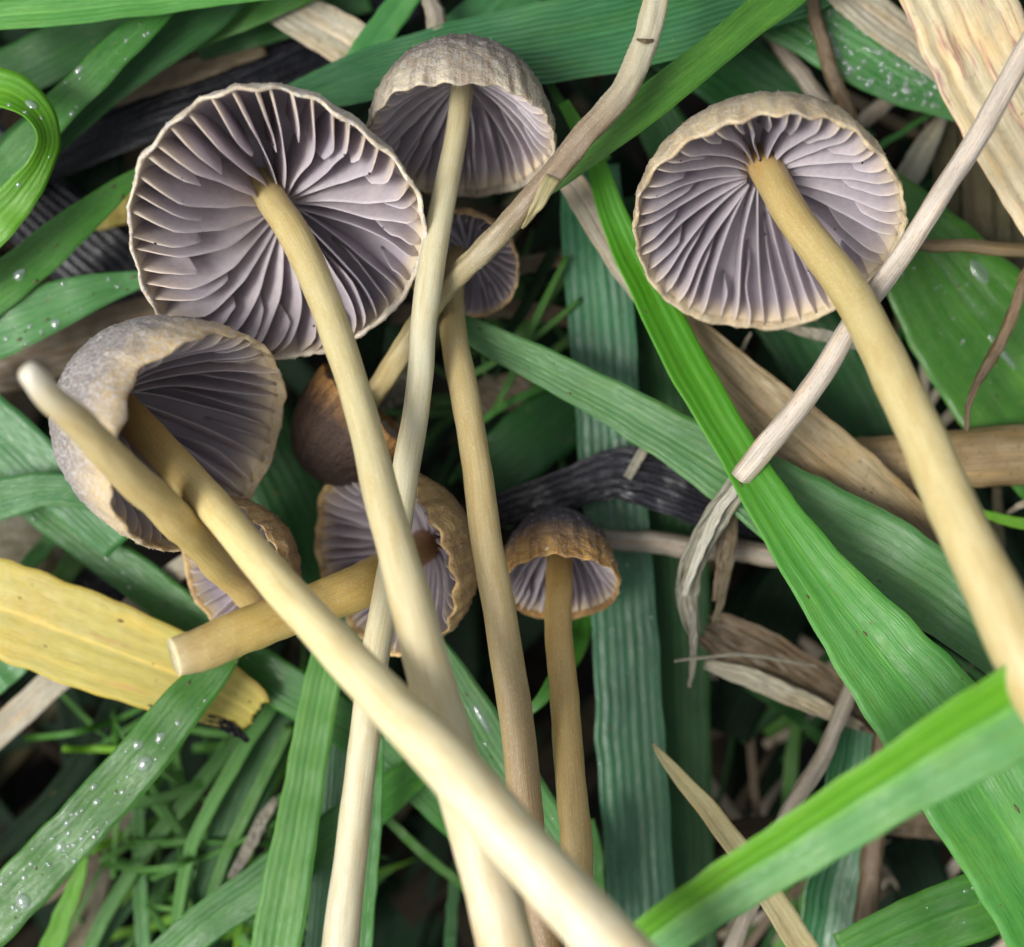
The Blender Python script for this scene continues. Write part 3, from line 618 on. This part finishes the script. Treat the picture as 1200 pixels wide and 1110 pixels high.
B('r33c','rotten_leaf','thin black strand lifting off the ribbed rotten leaf','leaf','grey',[(735,560,-120,10),(760,520,-115,12),(790,490,-118,8)],rough=3)
B('d23','dry_leaf','long dry leaf running under the bright blade from straw to brown','dry leaf','brown',[(755,320,-118,24),(800,378,-112,38),(848,432,-100,56),(905,487,-82,74),(975,545,-74,80),(1045,600,-74,66),(1100,645,-80,44),(1150,690,-100,20)],ribs=5,ribamp=1.3,m=20,rough=3,n=60)
B('d23b','dry_leaf','grey pointed dry leaf beside the top of the bright blade','dry leaf','straw',[(640,170,-125,14),(668,212,-122,30),(700,262,-122,34),(730,318,-120,24),(756,368,-118,3)],ribs=3,ribamp=1.6,m=14,rough=2)
B('v21','grass_blade','long wet dark green leaf running straight down the middle',g,'tealw',[(690,195,-190,70),(698,300,-182,76),(708,420,-180,78),(718,560,-185,76),(730,700,-180,76),(738,850,-178,80),(748,1000,-176,80),(760,1180,-176,82)],ribs=5,ribamp=.7,m=32,n=90,fold=.03)
B('v22','grass_blade','shaded green leaf right of the long wet one',g,'deep',[(745,230,-232,60),(768,350,-230,72),(782,500,-228,74),(795,680,-228,70),(800,850,-230,64),(806,1050,-232,64),(812,1200,-235,60)],ribs=7,ribamp=1.2,m=20,n=70)
B('A','grass_blade','blue-green blade slanting from the brown stem down to the thick yellow stem',g,'teal',[(520,366,-95,12),(560,392,-88,34),(640,432,-78,44),(720,474,-68,52),(800,520,-58,64),(880,568,-50,84),(960,618,-42,104),(1040,660,-30,104),(1110,705,-15,90),(1180,765,0,70),(1260,840,10,50)],fold=.10,n=80,m=14)
B('Bb','grass_blade','bright broad blade sweeping from the upper middle to the lower right corner',g,'sweep',[(660,120,-85,14,0),(693,180,-80,22,0),(722,262,-72,36,10),(760,342,-60,50,20),(806,432,-40,56,20),(858,520,-12,50,12),(912,608,18,58,5),(972,692,46,80,0),(1040,778,70,112,0),(1110,868,90,138,0),(1180,975,104,140,0),(1260,1110,110,140,0)],fold=.16,n=100,m=16)
B('F20','grass_blade','near keeled bright green blade crossing the bottom right foreground',g,'keel',[(640,1190,200,46),(735,1118,215,58),(840,1045,235,66),(935,985,255,74),(1030,925,275,84),(1120,868,290,98),(1220,812,300,112),(1320,760,305,118)],fold=.42,n=80,m=14)
# lower right
B('fray4','straw_strip','pale narrow strip splitting off above the shredded one','dry leaf','pale',[(872,560,2,10),(842,600,-22,12),(820,648,-48,11),(800,700,-70,6)],rough=3)
B('fray5','straw_strip','dark curled strip tucked behind the shredded one','dry leaf','umber',[(868,575,-60,14),(850,620,-80,18),(846,670,-95,16),(838,705,-105,8)],rough=6)
B('fray6','straw_strip','loose brown fibre crossing the shredded strip tips','dry leaf','grey',[(790,775,-90,3),(830,770,-92,4),(880,768,-100,4),(960,782,-110,3)],rough=2)
B('d34','dead_leaf','wrinkled brown dead leaf beneath the bright broad blade','leaf','umber',[(828,735,-170,42),(860,752,-160,58),(905,776,-156,62),(960,806,-158,54),(1010,834,-162,40),(1060,868,-170,14)],ribs=7,ribamp=2.4,m=26,rough=9,ragged=(16,8))
B('d34b','dead_leaf','pale fibrous edge strip lying along the wrinkled brown leaf','leaf','straw',[(826,778,-150,12),(880,795,-142,24),(950,825,-142,22),(1010,852,-148,10)],ribs=4,ribamp=1.5,m=16,rough=6,ragged=(10,8))
B('fray1','straw_strip','shredded grey straw strip bending down below the pale stalk','dry leaf','grey',[(880,545,0,26),(850,590,-30,30),(825,630,-55,30),(808,672,-80,28),(806,712,-95,24),(815,748,-105,12)],ribs=4,ribamp=2,m=16,rough=6,ragged=(0,14))
B('fray2','straw_strip','narrow brown straw strip hanging beside the shredded one','dry leaf','umber',[(862,590,-60,8),(858,640,-85,10),(848,690,-100,10),(838,730,-112,8)],rough=4)
B('fray3','straw_strip','thin straw sliver dangling at the end of the shredded strip','dry leaf','grey',[(805,690,-90,14),(812,735,-95,10),(812,775,-105,8),(808,806,-110,4)],rough=4)
stalk('twig','thin grey-brown twig leaning by the cut green stub','twig','grey',[(1003,792,-110,17),(980,850,-108,18),(950,910,-106,19),(920,965,-106,19),(890,1030,-110,20),(850,1130,-115,22)],flutes=6,famp=2,rough=2)
stalk('twig','brown upright twig right of the cut green stub','twig','umber',[(1036,852,-150,20),(1030,920,-145,23),(1022,1000,-145,25),(1010,1130,-145,26)],flutes=5,famp=2,rough=2)
B('stub','grass_blade','glossy wet green leaf with a cut top end beside the twigs',g,'tealw',[(1003,848,-175,46),(996,900,-170,56),(985,980,-168,62),(970,1060,-168,64),(955,1160,-170,66)],ribs=3,ribamp=1.2,m=18,curl=.3,ragged=(8,0))
B('tan','grass_blade','tan drying blade with its point in the dark gap',g,'tan',[(765,872,-60,3),(785,897,-58,14),(830,950,-54,24),(880,1015,-50,28),(925,1085,-48,32),(970,1160,-48,34)],fold=.25)
B('br41','dead_leaf','dim brown leaf lying level deep behind the twigs','leaf','litter',[(820,985,-260,40),(920,975,-255,46),(1030,960,-255,50),(1160,955,-260,46)],rough=4)
B('br42','dead_leaf','pale brown leaf piece right of the upright twig','leaf','umber',[(1010,962,-215,26),(1070,965,-212,32),(1140,975,-215,26)],rough=4)
B('g40','grass_blade','wet green blade in the bottom right corner under the broad one',g,'mid',[(990,1125,-60,70),(1080,1085,-50,78),(1170,1050,-45,80),(1280,1005,-45,80)],ribs=4,ribamp=2,m=18)
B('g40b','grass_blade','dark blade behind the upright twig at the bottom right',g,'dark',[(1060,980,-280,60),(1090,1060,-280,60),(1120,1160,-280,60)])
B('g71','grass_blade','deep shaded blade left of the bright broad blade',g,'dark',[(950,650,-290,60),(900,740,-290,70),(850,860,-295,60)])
B('br69','dead_leaf','brown leaf scrap between the broad blade and thick stem','leaf','brown',[(1120,720,-150,30),(1165,765,-145,40),(1215,820,-145,36)],rough=5)
B('g45','grass_blade','short bright blade at the edge under the thick brown stem',g,'lime',[(1150,602,-120,10),(1190,612,-118,13),(1250,622,-118,14)])
B('st45','straw_strip','pale straw bit below the thick brown stem','dry leaf','straw',[(1180,602,-140,4),(1200,590,-138,8),(1240,570,-138,9)],rough=2)
B('br46','dead_leaf','narrow brown upright leaf under the thick brown stem','leaf','olive',[(1168,570,-230,10),(1170,610,-230,12),(1172,660,-232,12)])
# left and lower left
B('l49','grass_blade','blue-green leaf meeting the frosty cap at the left edge',g,'teal',[(-60,598,-120,50),(0,585,-112,50),(50,574,-108,40),(100,580,-110,34),(150,600,-120,20)],fold=.08)
B('l49b','grass_blade','green leaf slanting down behind the frosty cap',g,'teal',[(-70,440,-150,60),(0,505,-145,66),(70,570,-142,60),(140,640,-145,40)],fold=.12)
B('l48','grass_blade','long dark green blade passing beneath the yellow leaf and crossing stems',g,'mid',[(-40,520,-185,40),(40,588,-178,44),(110,640,-172,48),(180,692,-168,50),(250,748,-165,52),(330,802,-160,54),(410,852,-158,56),(490,912,-158,54),(560,985,-160,48),(600,1060,-165,40)],fold=.12,n=80)
B('l50','grass_blade','short blade above the yellow leaf, second from the frosty cap',g,'mid',[(88,600,-215,18),(55,638,-212,20),(10,690,-212,20)])
B('l50b','grass_blade','short blade above the yellow leaf, nearest the frosty cap',g,'mid',[(120,610,-225,24),(85,660,-222,26),(50,710,-222,26)])
B('yel','yellow_leaf','broad yellow leaf lying below the frosty mushroom with a torn dark end','leaf','yellow',[(-80,690,-118,108),(0,712,-112,112),(80,742,-110,112),(160,772,-112,106),(230,800,-118,88),(282,826,-126,66),(300,838,-130,52)],fold=.03,curl=.05,n=60,m=18,rough=.4,wob=.4,ragged=(0,10))
B('yelt','dead_leaf','blackened frayed edge piece at the end of the yellow leaf','leaf','rot',[(214,834,-130,6),(240,842,-122,12),(268,852,-122,14),(292,868,-130,6)],rough=6)
B('l51','straw_strip','pale straw blade running under the yellow leaf','dry leaf','straw',[(-50,902,-190,32),(20,838,-185,34),(90,775,-182,34),(170,702,-180,32),(230,650,-180,20)],ribs=4,ribamp=1,rough=2)
B('l52','grass_blade','green blade bit at the left edge under the yellow leaf',g,'teal',[(-30,820,-170,30),(10,785,-168,32),(50,745,-168,30)])
B('l47','grass_blade','long green blade covered in droplets overlapping the yellow leaf',g,'mid',[(290,745,-75,10),(258,778,-65,36),(215,826,-58,52),(160,895,-55,60),(90,972,-55,62),(20,1046,-58,64),(-70,1140,-60,66)],fold=.10,n=60)
B('l53','grass_blade','upright pale green blade left of the pale lower stem',g,'light',[(392,740,-105,36),(380,790,-98,42),(365,870,-90,46),(350,960,-80,50),(332,1060,-72,58),(312,1180,-70,62)],fold=.10,n=60)
B('l54','grass_blade','arching green blade emerging from behind the upright pale blade',g,'mid',[(150,1160,-130,40),(220,1098,-122,46),(300,1040,-118,52),(380,985,-120,54),(450,935,-130,46),(520,880,-150,30)],fold=.15)
B('l55','grass_blade','blurred lime blade tip in the near bottom left',g,'lime',[(102,1004,215,5),(92,1030,212,17),(78,1064,208,22),(60,1110,205,26),(30,1180,200,28)],fold=.2)
for i,(pts_,mt,lb) in enumerate([
  ([(325,820,-200,14),(285,878,-195,17),(250,940,-195,16),(222,1000,-198,15),(206,1085,-205,13)],'light','slim green blade kinked twice below the yellow leaf'),
  ([(290,850,-240,16),(230,925,-235,18),(165,1005,-235,17),(110,1100,-240,16),(90,1160,-240,14)],'mid','slim blade slanting across the bottom left tangle'),
  ([(165,880,-255,14),(163,960,-250,15),(165,1040,-250,17),(170,1140,-250,17)],'mid','narrow upright blade in the bottom left tangle'),
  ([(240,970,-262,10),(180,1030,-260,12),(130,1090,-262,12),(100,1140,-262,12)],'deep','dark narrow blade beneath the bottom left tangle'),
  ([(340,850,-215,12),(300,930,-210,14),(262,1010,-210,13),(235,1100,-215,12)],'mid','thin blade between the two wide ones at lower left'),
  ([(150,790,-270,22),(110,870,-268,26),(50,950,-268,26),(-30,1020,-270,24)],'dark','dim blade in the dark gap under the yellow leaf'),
  ([(200,900,-280,10),(215,960,-280,12),(225,1030,-282,10)],'mid','tiny blade end inside the bottom left tangle'),
  ([(285,1000,-225,8),(245,1060,-222,10),(200,1120,-222,10)],'light','pale thin blade low in the bottom left tangle'),
  ([(120,1000,-250,9),(60,1050,-248,10),(-20,1085,-250,10)],'umber','thin brown blade left of the blurred lime tip'),
  ]):
    B('s%d'%i,'grass_blade' if mt!='umber' else 'dead_grass',lb,g,mt,pts_,fold=.25,n=34,m=6)
B('l57','grass_blade','wide dark green blade left of the upright pale one',g,'deep',[(345,800,-228,44),(310,880,-225,52),(275,970,-225,54),(240,1070,-228,50),(215,1150,-230,46)],fold=.12)
B('l57b','dead_grass','grey frayed blade beside the upright pale blade','dry leaf','grey',[(325,935,-180,8),(308,960,-175,14),(288,1000,-172,14),(270,1030,-175,8)],rough=5)
B('l57c','dead_leaf','dim brown leaf in the bottom left gap','leaf','olive',[(150,940,-300,46),(110,1020,-300,50),(80,1120,-302,46)],rough=4)
B('l63','grass_blade','ribbed blade strip beside the pale lower stem',g,'tealw',[(405,780,-165,34),(402,850,-160,40),(396,930,-158,40),(385,1030,-160,40),(375,1150,-160,40)],ribs=7,ribamp=.8,m=18)
B('l63b','grass_blade','narrow green blade hugging the pale lower stem',g,'mid',[(445,860,-90,10),(440,960,-80,16),(432,1050,-78,18),(425,1150,-78,18)])
B('l64','grass_blade','thin green blade crossing the dark gap at the bottom middle',g,'mid',[(440,945,-210,9),(480,985,-208,11),(520,1020,-208,11),(560,1050,-210,10)])
B('l64b','grass_blade','small dark upright blade in the bottom middle gap',g,'deep',[(535,1010,-220,12),(530,1070,-220,14),(525,1150,-220,14)])
B('l58','grass_blade','green blade with water streaks behind the two middle stems',g,'teal',[(500,740,-110,20),(530,800,-105,48),(570,870,-105,62),(615,940,-108,64),(660,1010,-112,58),(700,1090,-118,40)],fold=.08)
B('l59','grass_blade','curved bright blade looping behind the amber stem',g,'mid',[(610,845,-115,6),(640,812,-112,16),(668,770,-150,26),(682,735,-185,24),(690,690,-200,14)],fold=.25)
B('l59b','grass_blade','slim green blade low beside the amber stem',g,'mid',[(690,960,-110,14),(700,1010,-108,16),(700,1070,-110,12),(690,1120,-112,8)])
B('l62','grass_blade','dark green blade between the frosty cap and the crossing stems',g,'deep',[(270,440,-215,80),(310,520,-210,90),(350,600,-208,88),(380,690,-210,80),(400,770,-215,60)],fold=.1)
B('l60','grass_blade','dark green blade end in the gap below the long slanting blade',g,'deep',[(740,400,-215,50),(670,475,-205,76),(610,525,-200,78),(550,575,-205,60)],fold=.08)
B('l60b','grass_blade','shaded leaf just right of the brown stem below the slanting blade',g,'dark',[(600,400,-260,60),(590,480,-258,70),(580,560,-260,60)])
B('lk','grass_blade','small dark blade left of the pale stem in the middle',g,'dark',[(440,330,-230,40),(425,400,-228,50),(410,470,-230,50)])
for i,(pts_,mt,lb) in enumerate([
  ([(665,300,-165,6),(630,370,-160,9),(605,430,-160,10),(580,480,-165,6)],'mid','thin sprig blade leaning in the central dark gap'),
  ([(535,450,-175,8),(585,420,-168,9),(640,385,-168,8),(680,350,-172,5)],'mid','thin sprig blade crossing the leaning one in the central gap'),
  ([(575,425,-185,10),(620,350,-182,14),(650,290,-182,12)],'dark','dark ragged blade left of the long wet leaf'),
  ([(555,500,-190,7),(600,470,-188,9),(660,445,-190,8)],'mid','faint thin blade under the slanting blade'),
  ]):
    B('c%d'%i,'grass_blade',lb,g,mt,pts_,fold=.25,n=26,m=6)
B('b72','dead_grass','brown dry blade piece right of the small dark-gilled cap','dry leaf','umber',[(580,318,-200,18),(620,310,-196,20),(670,300,-198,20)],rough=3)
B('b73','dead_leaf','dark brown blade crossing level below the small dark-gilled cap','leaf','umber',[(420,372,-245,22),(520,365,-240,24),(600,362,-240,22),(680,375,-245,20)],rough=4)
B('b74','dead_leaf','brown leaf behind the frosty cap at the left edge','leaf','umber',[(-60,440,-250,60),(40,420,-245,66),(130,390,-245,60),(220,360,-250,50)],rough=5,ribs=6,ribamp=2,m=20)
B('b75','dead_leaf','olive leaf in the gap above the yellow leaf','leaf','olive',[(-50,640,-260,80),(30,630,-255,86),(110,650,-255,70),(170,690,-260,50)],rough=5)
B('b76','rotten_leaf','grey-black leaf right above the yellow leaf','leaf','rot',[(80,690,-235,40),(140,690,-230,46),(210,700,-232,40)],ribs=8,ribamp=2,m=18,rough=4)
B('b77','dead_leaf','ribbed brown leaf deep in the central gap','leaf','umber',[(545,470,-250,40),(600,460,-248,44),(650,480,-250,40)],rough=4,ribs=7,ribamp=2,m=20)
B('b78','dead_leaf','brown wrinkled scrap between the dark cap and pale stem','leaf','grey',[(440,470,-165,30),(470,455,-160,34),(500,450,-165,26)],rough=5,ribs=6,ribamp=2,m=18)
B('b79','dry_leaf','pale grey leaf scrap below the beige cap gills','dry leaf','grey',[(905,378,-120,5),(940,388,-112,12),(975,396,-112,14),(1010,408,-118,8)],rough=4)
B('b80','straw_strip','thin pale splinter in the gap under the beige cap','dry leaf','straw',[(880,390,-150,3),(868,412,-148,6),(858,432,-148,7)])
# ---------------------------------------------------------------- water
def drop_geo(c, nrm, a, T, rx, ry, h, seed, nseg=12, nr=5):
    vs = []; fs = []
    b = nrm.cross(a).normalized(); a = a.normalized()
    for i in range(nr):
        f = i/(nr-1) if nr > 1 else 0; ph = (1 - i/nr)*pi/2
        for j in range(nseg):
            th = 2*pi*j/nseg; k = 1 + .16*noise.noise(Vector((cos(th), sin(th), seed)))
            vs.append(c + (a*cos(th)*rx*k*sin(ph) + b*sin(th)*ry*k*sin(ph) + nrm*(h*cos(ph) - .3)) * S)
    vs.append(c + nrm*h*S)
    for i in range(nr-1):
        for j in range(nseg): fs.append((i*nseg+j, i*nseg+(j+1) % nseg, (i+1)*nseg+(j+1) % nseg, (i+1)*nseg+j))
    for j in range(nseg): fs.append(((nr-1)*nseg+j, (nr-1)*nseg+(j+1) % nseg, nr*nseg))
    fs.append(tuple(range(nseg))[::-1])
    return vs, fs
def dew(name, label, key, spots, seed):
    """spots rows (count, t0, t1, v0, v1, rmin, rmax); fine beads, nobody could count them"""
    rng = random.Random(seed); vs, fs = [], []
    for (cnt, t0, t1, v0, v1, r0, r1) in spots:
        for q in range(cnt):
            c, nn, aa, T = BLADES[key](rng.uniform(t0, t1), rng.uniform(v0, v1))
            r = r0 + (r1-r0)*rng.random()**2.2
            v, f = drop_geo(c, nn, aa, T, r*rng.uniform(.8, 1.1), r*rng.uniform(.9, 1.5), r*.62, rng.random()*50, 10, 4)
            o = len(vs); vs += v; fs += [tuple(i+o for i in t) for t in f]
    return tag(mesh(name, vs, fs, M['water'], origin=vs[0]), label, 'dew', kind='stuff')
def drop(label, key, t, v, rx, ry, h=None):
    c, nn, aa, T = BLADES[key](t, v); vs, fs = drop_geo(c, nn, aa, T, rx, ry, h or min(rx, ry)*.6, random.random()*50, 20, 8)
    return tag(mesh('water_drop', vs, fs, M['water'], origin=c), label, 'water drop')
dew('dew','fine dew beads on the blade under the pale dry leaf','dew',[(170,.42,.86,-.85,.8,1.4,4.6),(40,.30,.55,-.5,.9,1,3)],2)
dew('dew','droplets scattered on the blade overlapping the yellow leaf','l47',[(90,.50,.9,-.8,.8,1.0,3.8),(16,.15,.55,-.7,.7,1.5,5)],3)
dew('dew','small beads on the blade slanting from the top left','t2',[(22,.15,.9,-.9,.9,1.2,4)],4)
dew('dew','small beads on the curled lime blade','curl',[(14,.1,.9,-.8,.8,1.2,4)],5)
dew('dew','small beads on the broad blade by the large cap','t8',[(16,.2,.9,-.9,.9,1.2,4)],6)
dew('dew','fine beads along the long wet middle leaf','v21',[(60,.1,.75,-.95,.95,.8,2.6)],7)
dew('dew','beads on the very wide green leaf','g30',[(26,.3,.8,-.3,.6,1,3.2)],8)
dew('dew','beads along the wet bottom corner blade','g40',[(26,.2,.8,-.8,.8,1.5,5)],9)
dew('dew','beads on the green blade behind the middle stems','l58',[(20,.2,.9,-.8,.8,1.2,4)],10)
dew('dew','beads on the long blade beneath the yellow leaf','l48',[(24,.05,.5,-.8,.8,1.2,4)],11)
dew('dew','beads on the large ribbed leaf','rib',[(24,.6,.95,-.9,.9,1,2.6)],12)
drop('largest round drop on the blade overlapping the yellow leaf','l47',.36,-.25,8,11)
drop('drop just below the largest one near the blade edge','l47',.34,.45,6,7)
drop('long drop above the largest one on the same blade','l47',.30,-.1,5,8)
drop('flat drop midway down the droplet-covered blade','l47',.62,0,6,8)
drop('broad drop near the lower end of the droplet-covered blade','l47',.76,-.4,9,9)
drop('clear drop at the corner of the blade touching the top edge','t2',.075,.55,6,6,5)
drop('drop on the edge of the blade left of the black leaf','t2',.40,.8,4,7)
drop('flat drop on the outer bend of the curled lime blade','curl',.30,-.1,6,9)
drop('drop on the upper edge of the broad blade by the large cap','t8',.55,-.7,7,6)
drop('drop on the bright pointed blade behind the large cap','t7',.72,-.1,7,9)
drop('drop at the edge of the long blade above the yellow leaf','l48',.17,-.8,5,6)
drop('long streak of water on the very wide green leaf','g30',.62,-.05,4,34,2.5)
drop('ragged wet patch near the thick yellow stem on the wide leaf','g30',.44,-.55,8,18,3)
drop('curved streak of water on the blade behind the middle stems','l58',.30,-.35,5,20,3)
drop('bright wet streak at the lower end of the blade behind the middle stems','l58',.66,.35,6,20,3)
drop('pearly drop on the tan drying blade','tan',.48,-.1,7,12,4)
# ---------------------------------------------------------------- fine hairs on the bent stem and cap rims

def fuzz(name, parent, origin, pts_, mat):
    vs, fs = [], []
    for (p, d, ln) in pts_:
        sd = d.cross(UP); wd = .5 if len(pts_) > 1000 else .3
        sd = (sd.normalized() if sd.length > 1e-3 else Vector((1, 0, 0))) * S * wd
        b2 = d.cross(sd).normalized() * S * wd
        k = len(vs); vs += [p + sd, p - sd*.5 + b2, p - sd*.5 - b2, p + d*ln*S*.8]; fs += [(k, k+1, k+3), (k+1, k+2, k+3), (k+2, k, k+3)]
    o = mesh(name, vs, fs, mat, parent=parent, origin=origin); o['kind'] = 'stuff'; return o
t = NT('white_hair'); t.b.inputs['Base Color'].default_value = (.8, .78, .72, 1); t.b.inputs['Roughness'].default_value = .5
M['hair'] = t.m
rng = random.Random(5)
for root in [o for o in list(COL.objects) if o.name.split('.')[0] == 'mushroom']:
    bent = 'hairy stem' in root['label']
    cap = [c for c in root.children if c.name.startswith('cap')][0]; st = [c for c in root.children if c.name.startswith('stem')][0]
    L = []; me = cap.data; k0 = 168*36
    for q in range(520 if 'frosty' not in root['label'] else 900):
        v = me.vertices[rng.randrange(k0, 168*45) if rng.random() < .7 else rng.randrange(168*6, k0)]; d = (v.normal + Vector((rng.uniform(-.6, .6), rng.uniform(-.6, .6), rng.uniform(-.6, .6)))).normalized()
        L.append((v.co + root.location, d, rng.uniform(1.2, 2.8)))
    if not bent: fuzz('fuzz', cap, root.location, L, M['hair'])
    if bent:
        L = []; nv = 91*28
        for q in range(2600):
            v = st.data.vertices[int(nv*(.35 + .65*rng.random()))-28]; d = (v.normal + Vector((rng.uniform(-.5, .5), rng.uniform(-.5, .5), rng.uniform(-.5, .5)))).normalized()
            L.append((v.co + root.location, d, rng.uniform(4, 10)))
        fuzz('fuzz', st, root.location, L, M['hair'])

# torn flap on the bent stem, specks of dirt on the gills
for root in [o for o in list(COL.objects) if o.name.split('.')[0] == 'mushroom']:
    cap = [c for c in root.children if c.name.startswith('cap')][0]; st = [c for c in root.children if c.name.startswith('stem')][0]
    if 'hairy stem' in root['label']:
        for pts_ in ([(648,208,52,18,0),(634,232,52,16,15),(622,252,44,10,35),(612,268,36,3,50)],[(634,222,54,6,0),(628,248,44,4,0),(620,262,34,1,0)]):
            vs, fs, uvs, _ = blade_geo(pts_, n=14, m=6, fold=.2, thick=3, rough=3, seed=4)
            mesh('torn_flap', vs, fs, M['tan'], parent=st, origin=root.location, uvs=uvs)
        vs, fs, uvs, _ = blade_geo([(746,46,66,3),(756,49,67,6),(766,47,66,3)], n=8, m=5, fold=.1, thick=1, rough=3, seed=9)
        mesh('crack', vs, fs, M['umber'], parent=st, origin=root.location, uvs=uvs)
    if root['label'].startswith('large open') or root['label'].startswith('grey-brown'):
        gs = [c for c in cap.children if c.name.startswith('gill')]; vs, fs = [], []
        for q in range(26):
            gme = rng.choice(gs).data; v = gme.vertices[rng.randrange(len(gme.vertices))]; p = v.co + root.location + UP*S*1.5; r_ = rng.uniform(.7, 1.9)*S; k = len(vs)
            for dx, dy, dz in ((1,0,0),(-1,.2,0),(0,1,0),(.2,-1,0),(0,0,1),(0,0,-1)): vs.append(p + Vector((dx*rng.uniform(.6,1.3), dy*rng.uniform(.6,1.3), dz*.7))*r_)
            for f in ((0,2,4),(2,1,4),(1,3,4),(3,0,4),(2,0,5),(1,2,5),(3,1,5),(0,3,5)): fs.append(tuple(k+i for i in f))
        o = mesh('dirt_specks', vs, fs, M['soil'], parent=cap, origin=root.location); o['kind'] = 'stuff'
# crumbs of soil and plant bits caught on the blades
vs, fs = [], []
for key in ('v21','v22','l47','l48','yel','A','Bb','g30','r33','rib','t8','t7','d23','l58','l62','l60','g44','rot1','rot2','b74','d34'):
    for q in range(16):
        c, nn, aa, T = BLADES[key](rng.random(), rng.uniform(-.95, .95)); k = len(vs); r_ = rng.uniform(.6, 2.2)*S
        L_ = rng.uniform(1, 3.2)
        for dx, dy, dz in ((L_,0,0),(-L_,.2,0),(0,1,0),(.2,-1,0),(0,0,1),(0,0,-.5)): vs.append(c + (T*dx + aa*dy + nn*dz)*r_*rng.uniform(.7, 1.2))
        for f in ((0,2,4),(2,1,4),(1,3,4),(3,0,4),(2,0,5),(1,2,5),(3,1,5),(0,3,5)): fs.append(tuple(k+i for i in f))
tag(mesh('plant_crumbs', vs, fs, M['umber'], origin=vs[0]), 'tiny brown crumbs of soil and plant bits stuck on the blades', 'crumbs', kind='stuff')
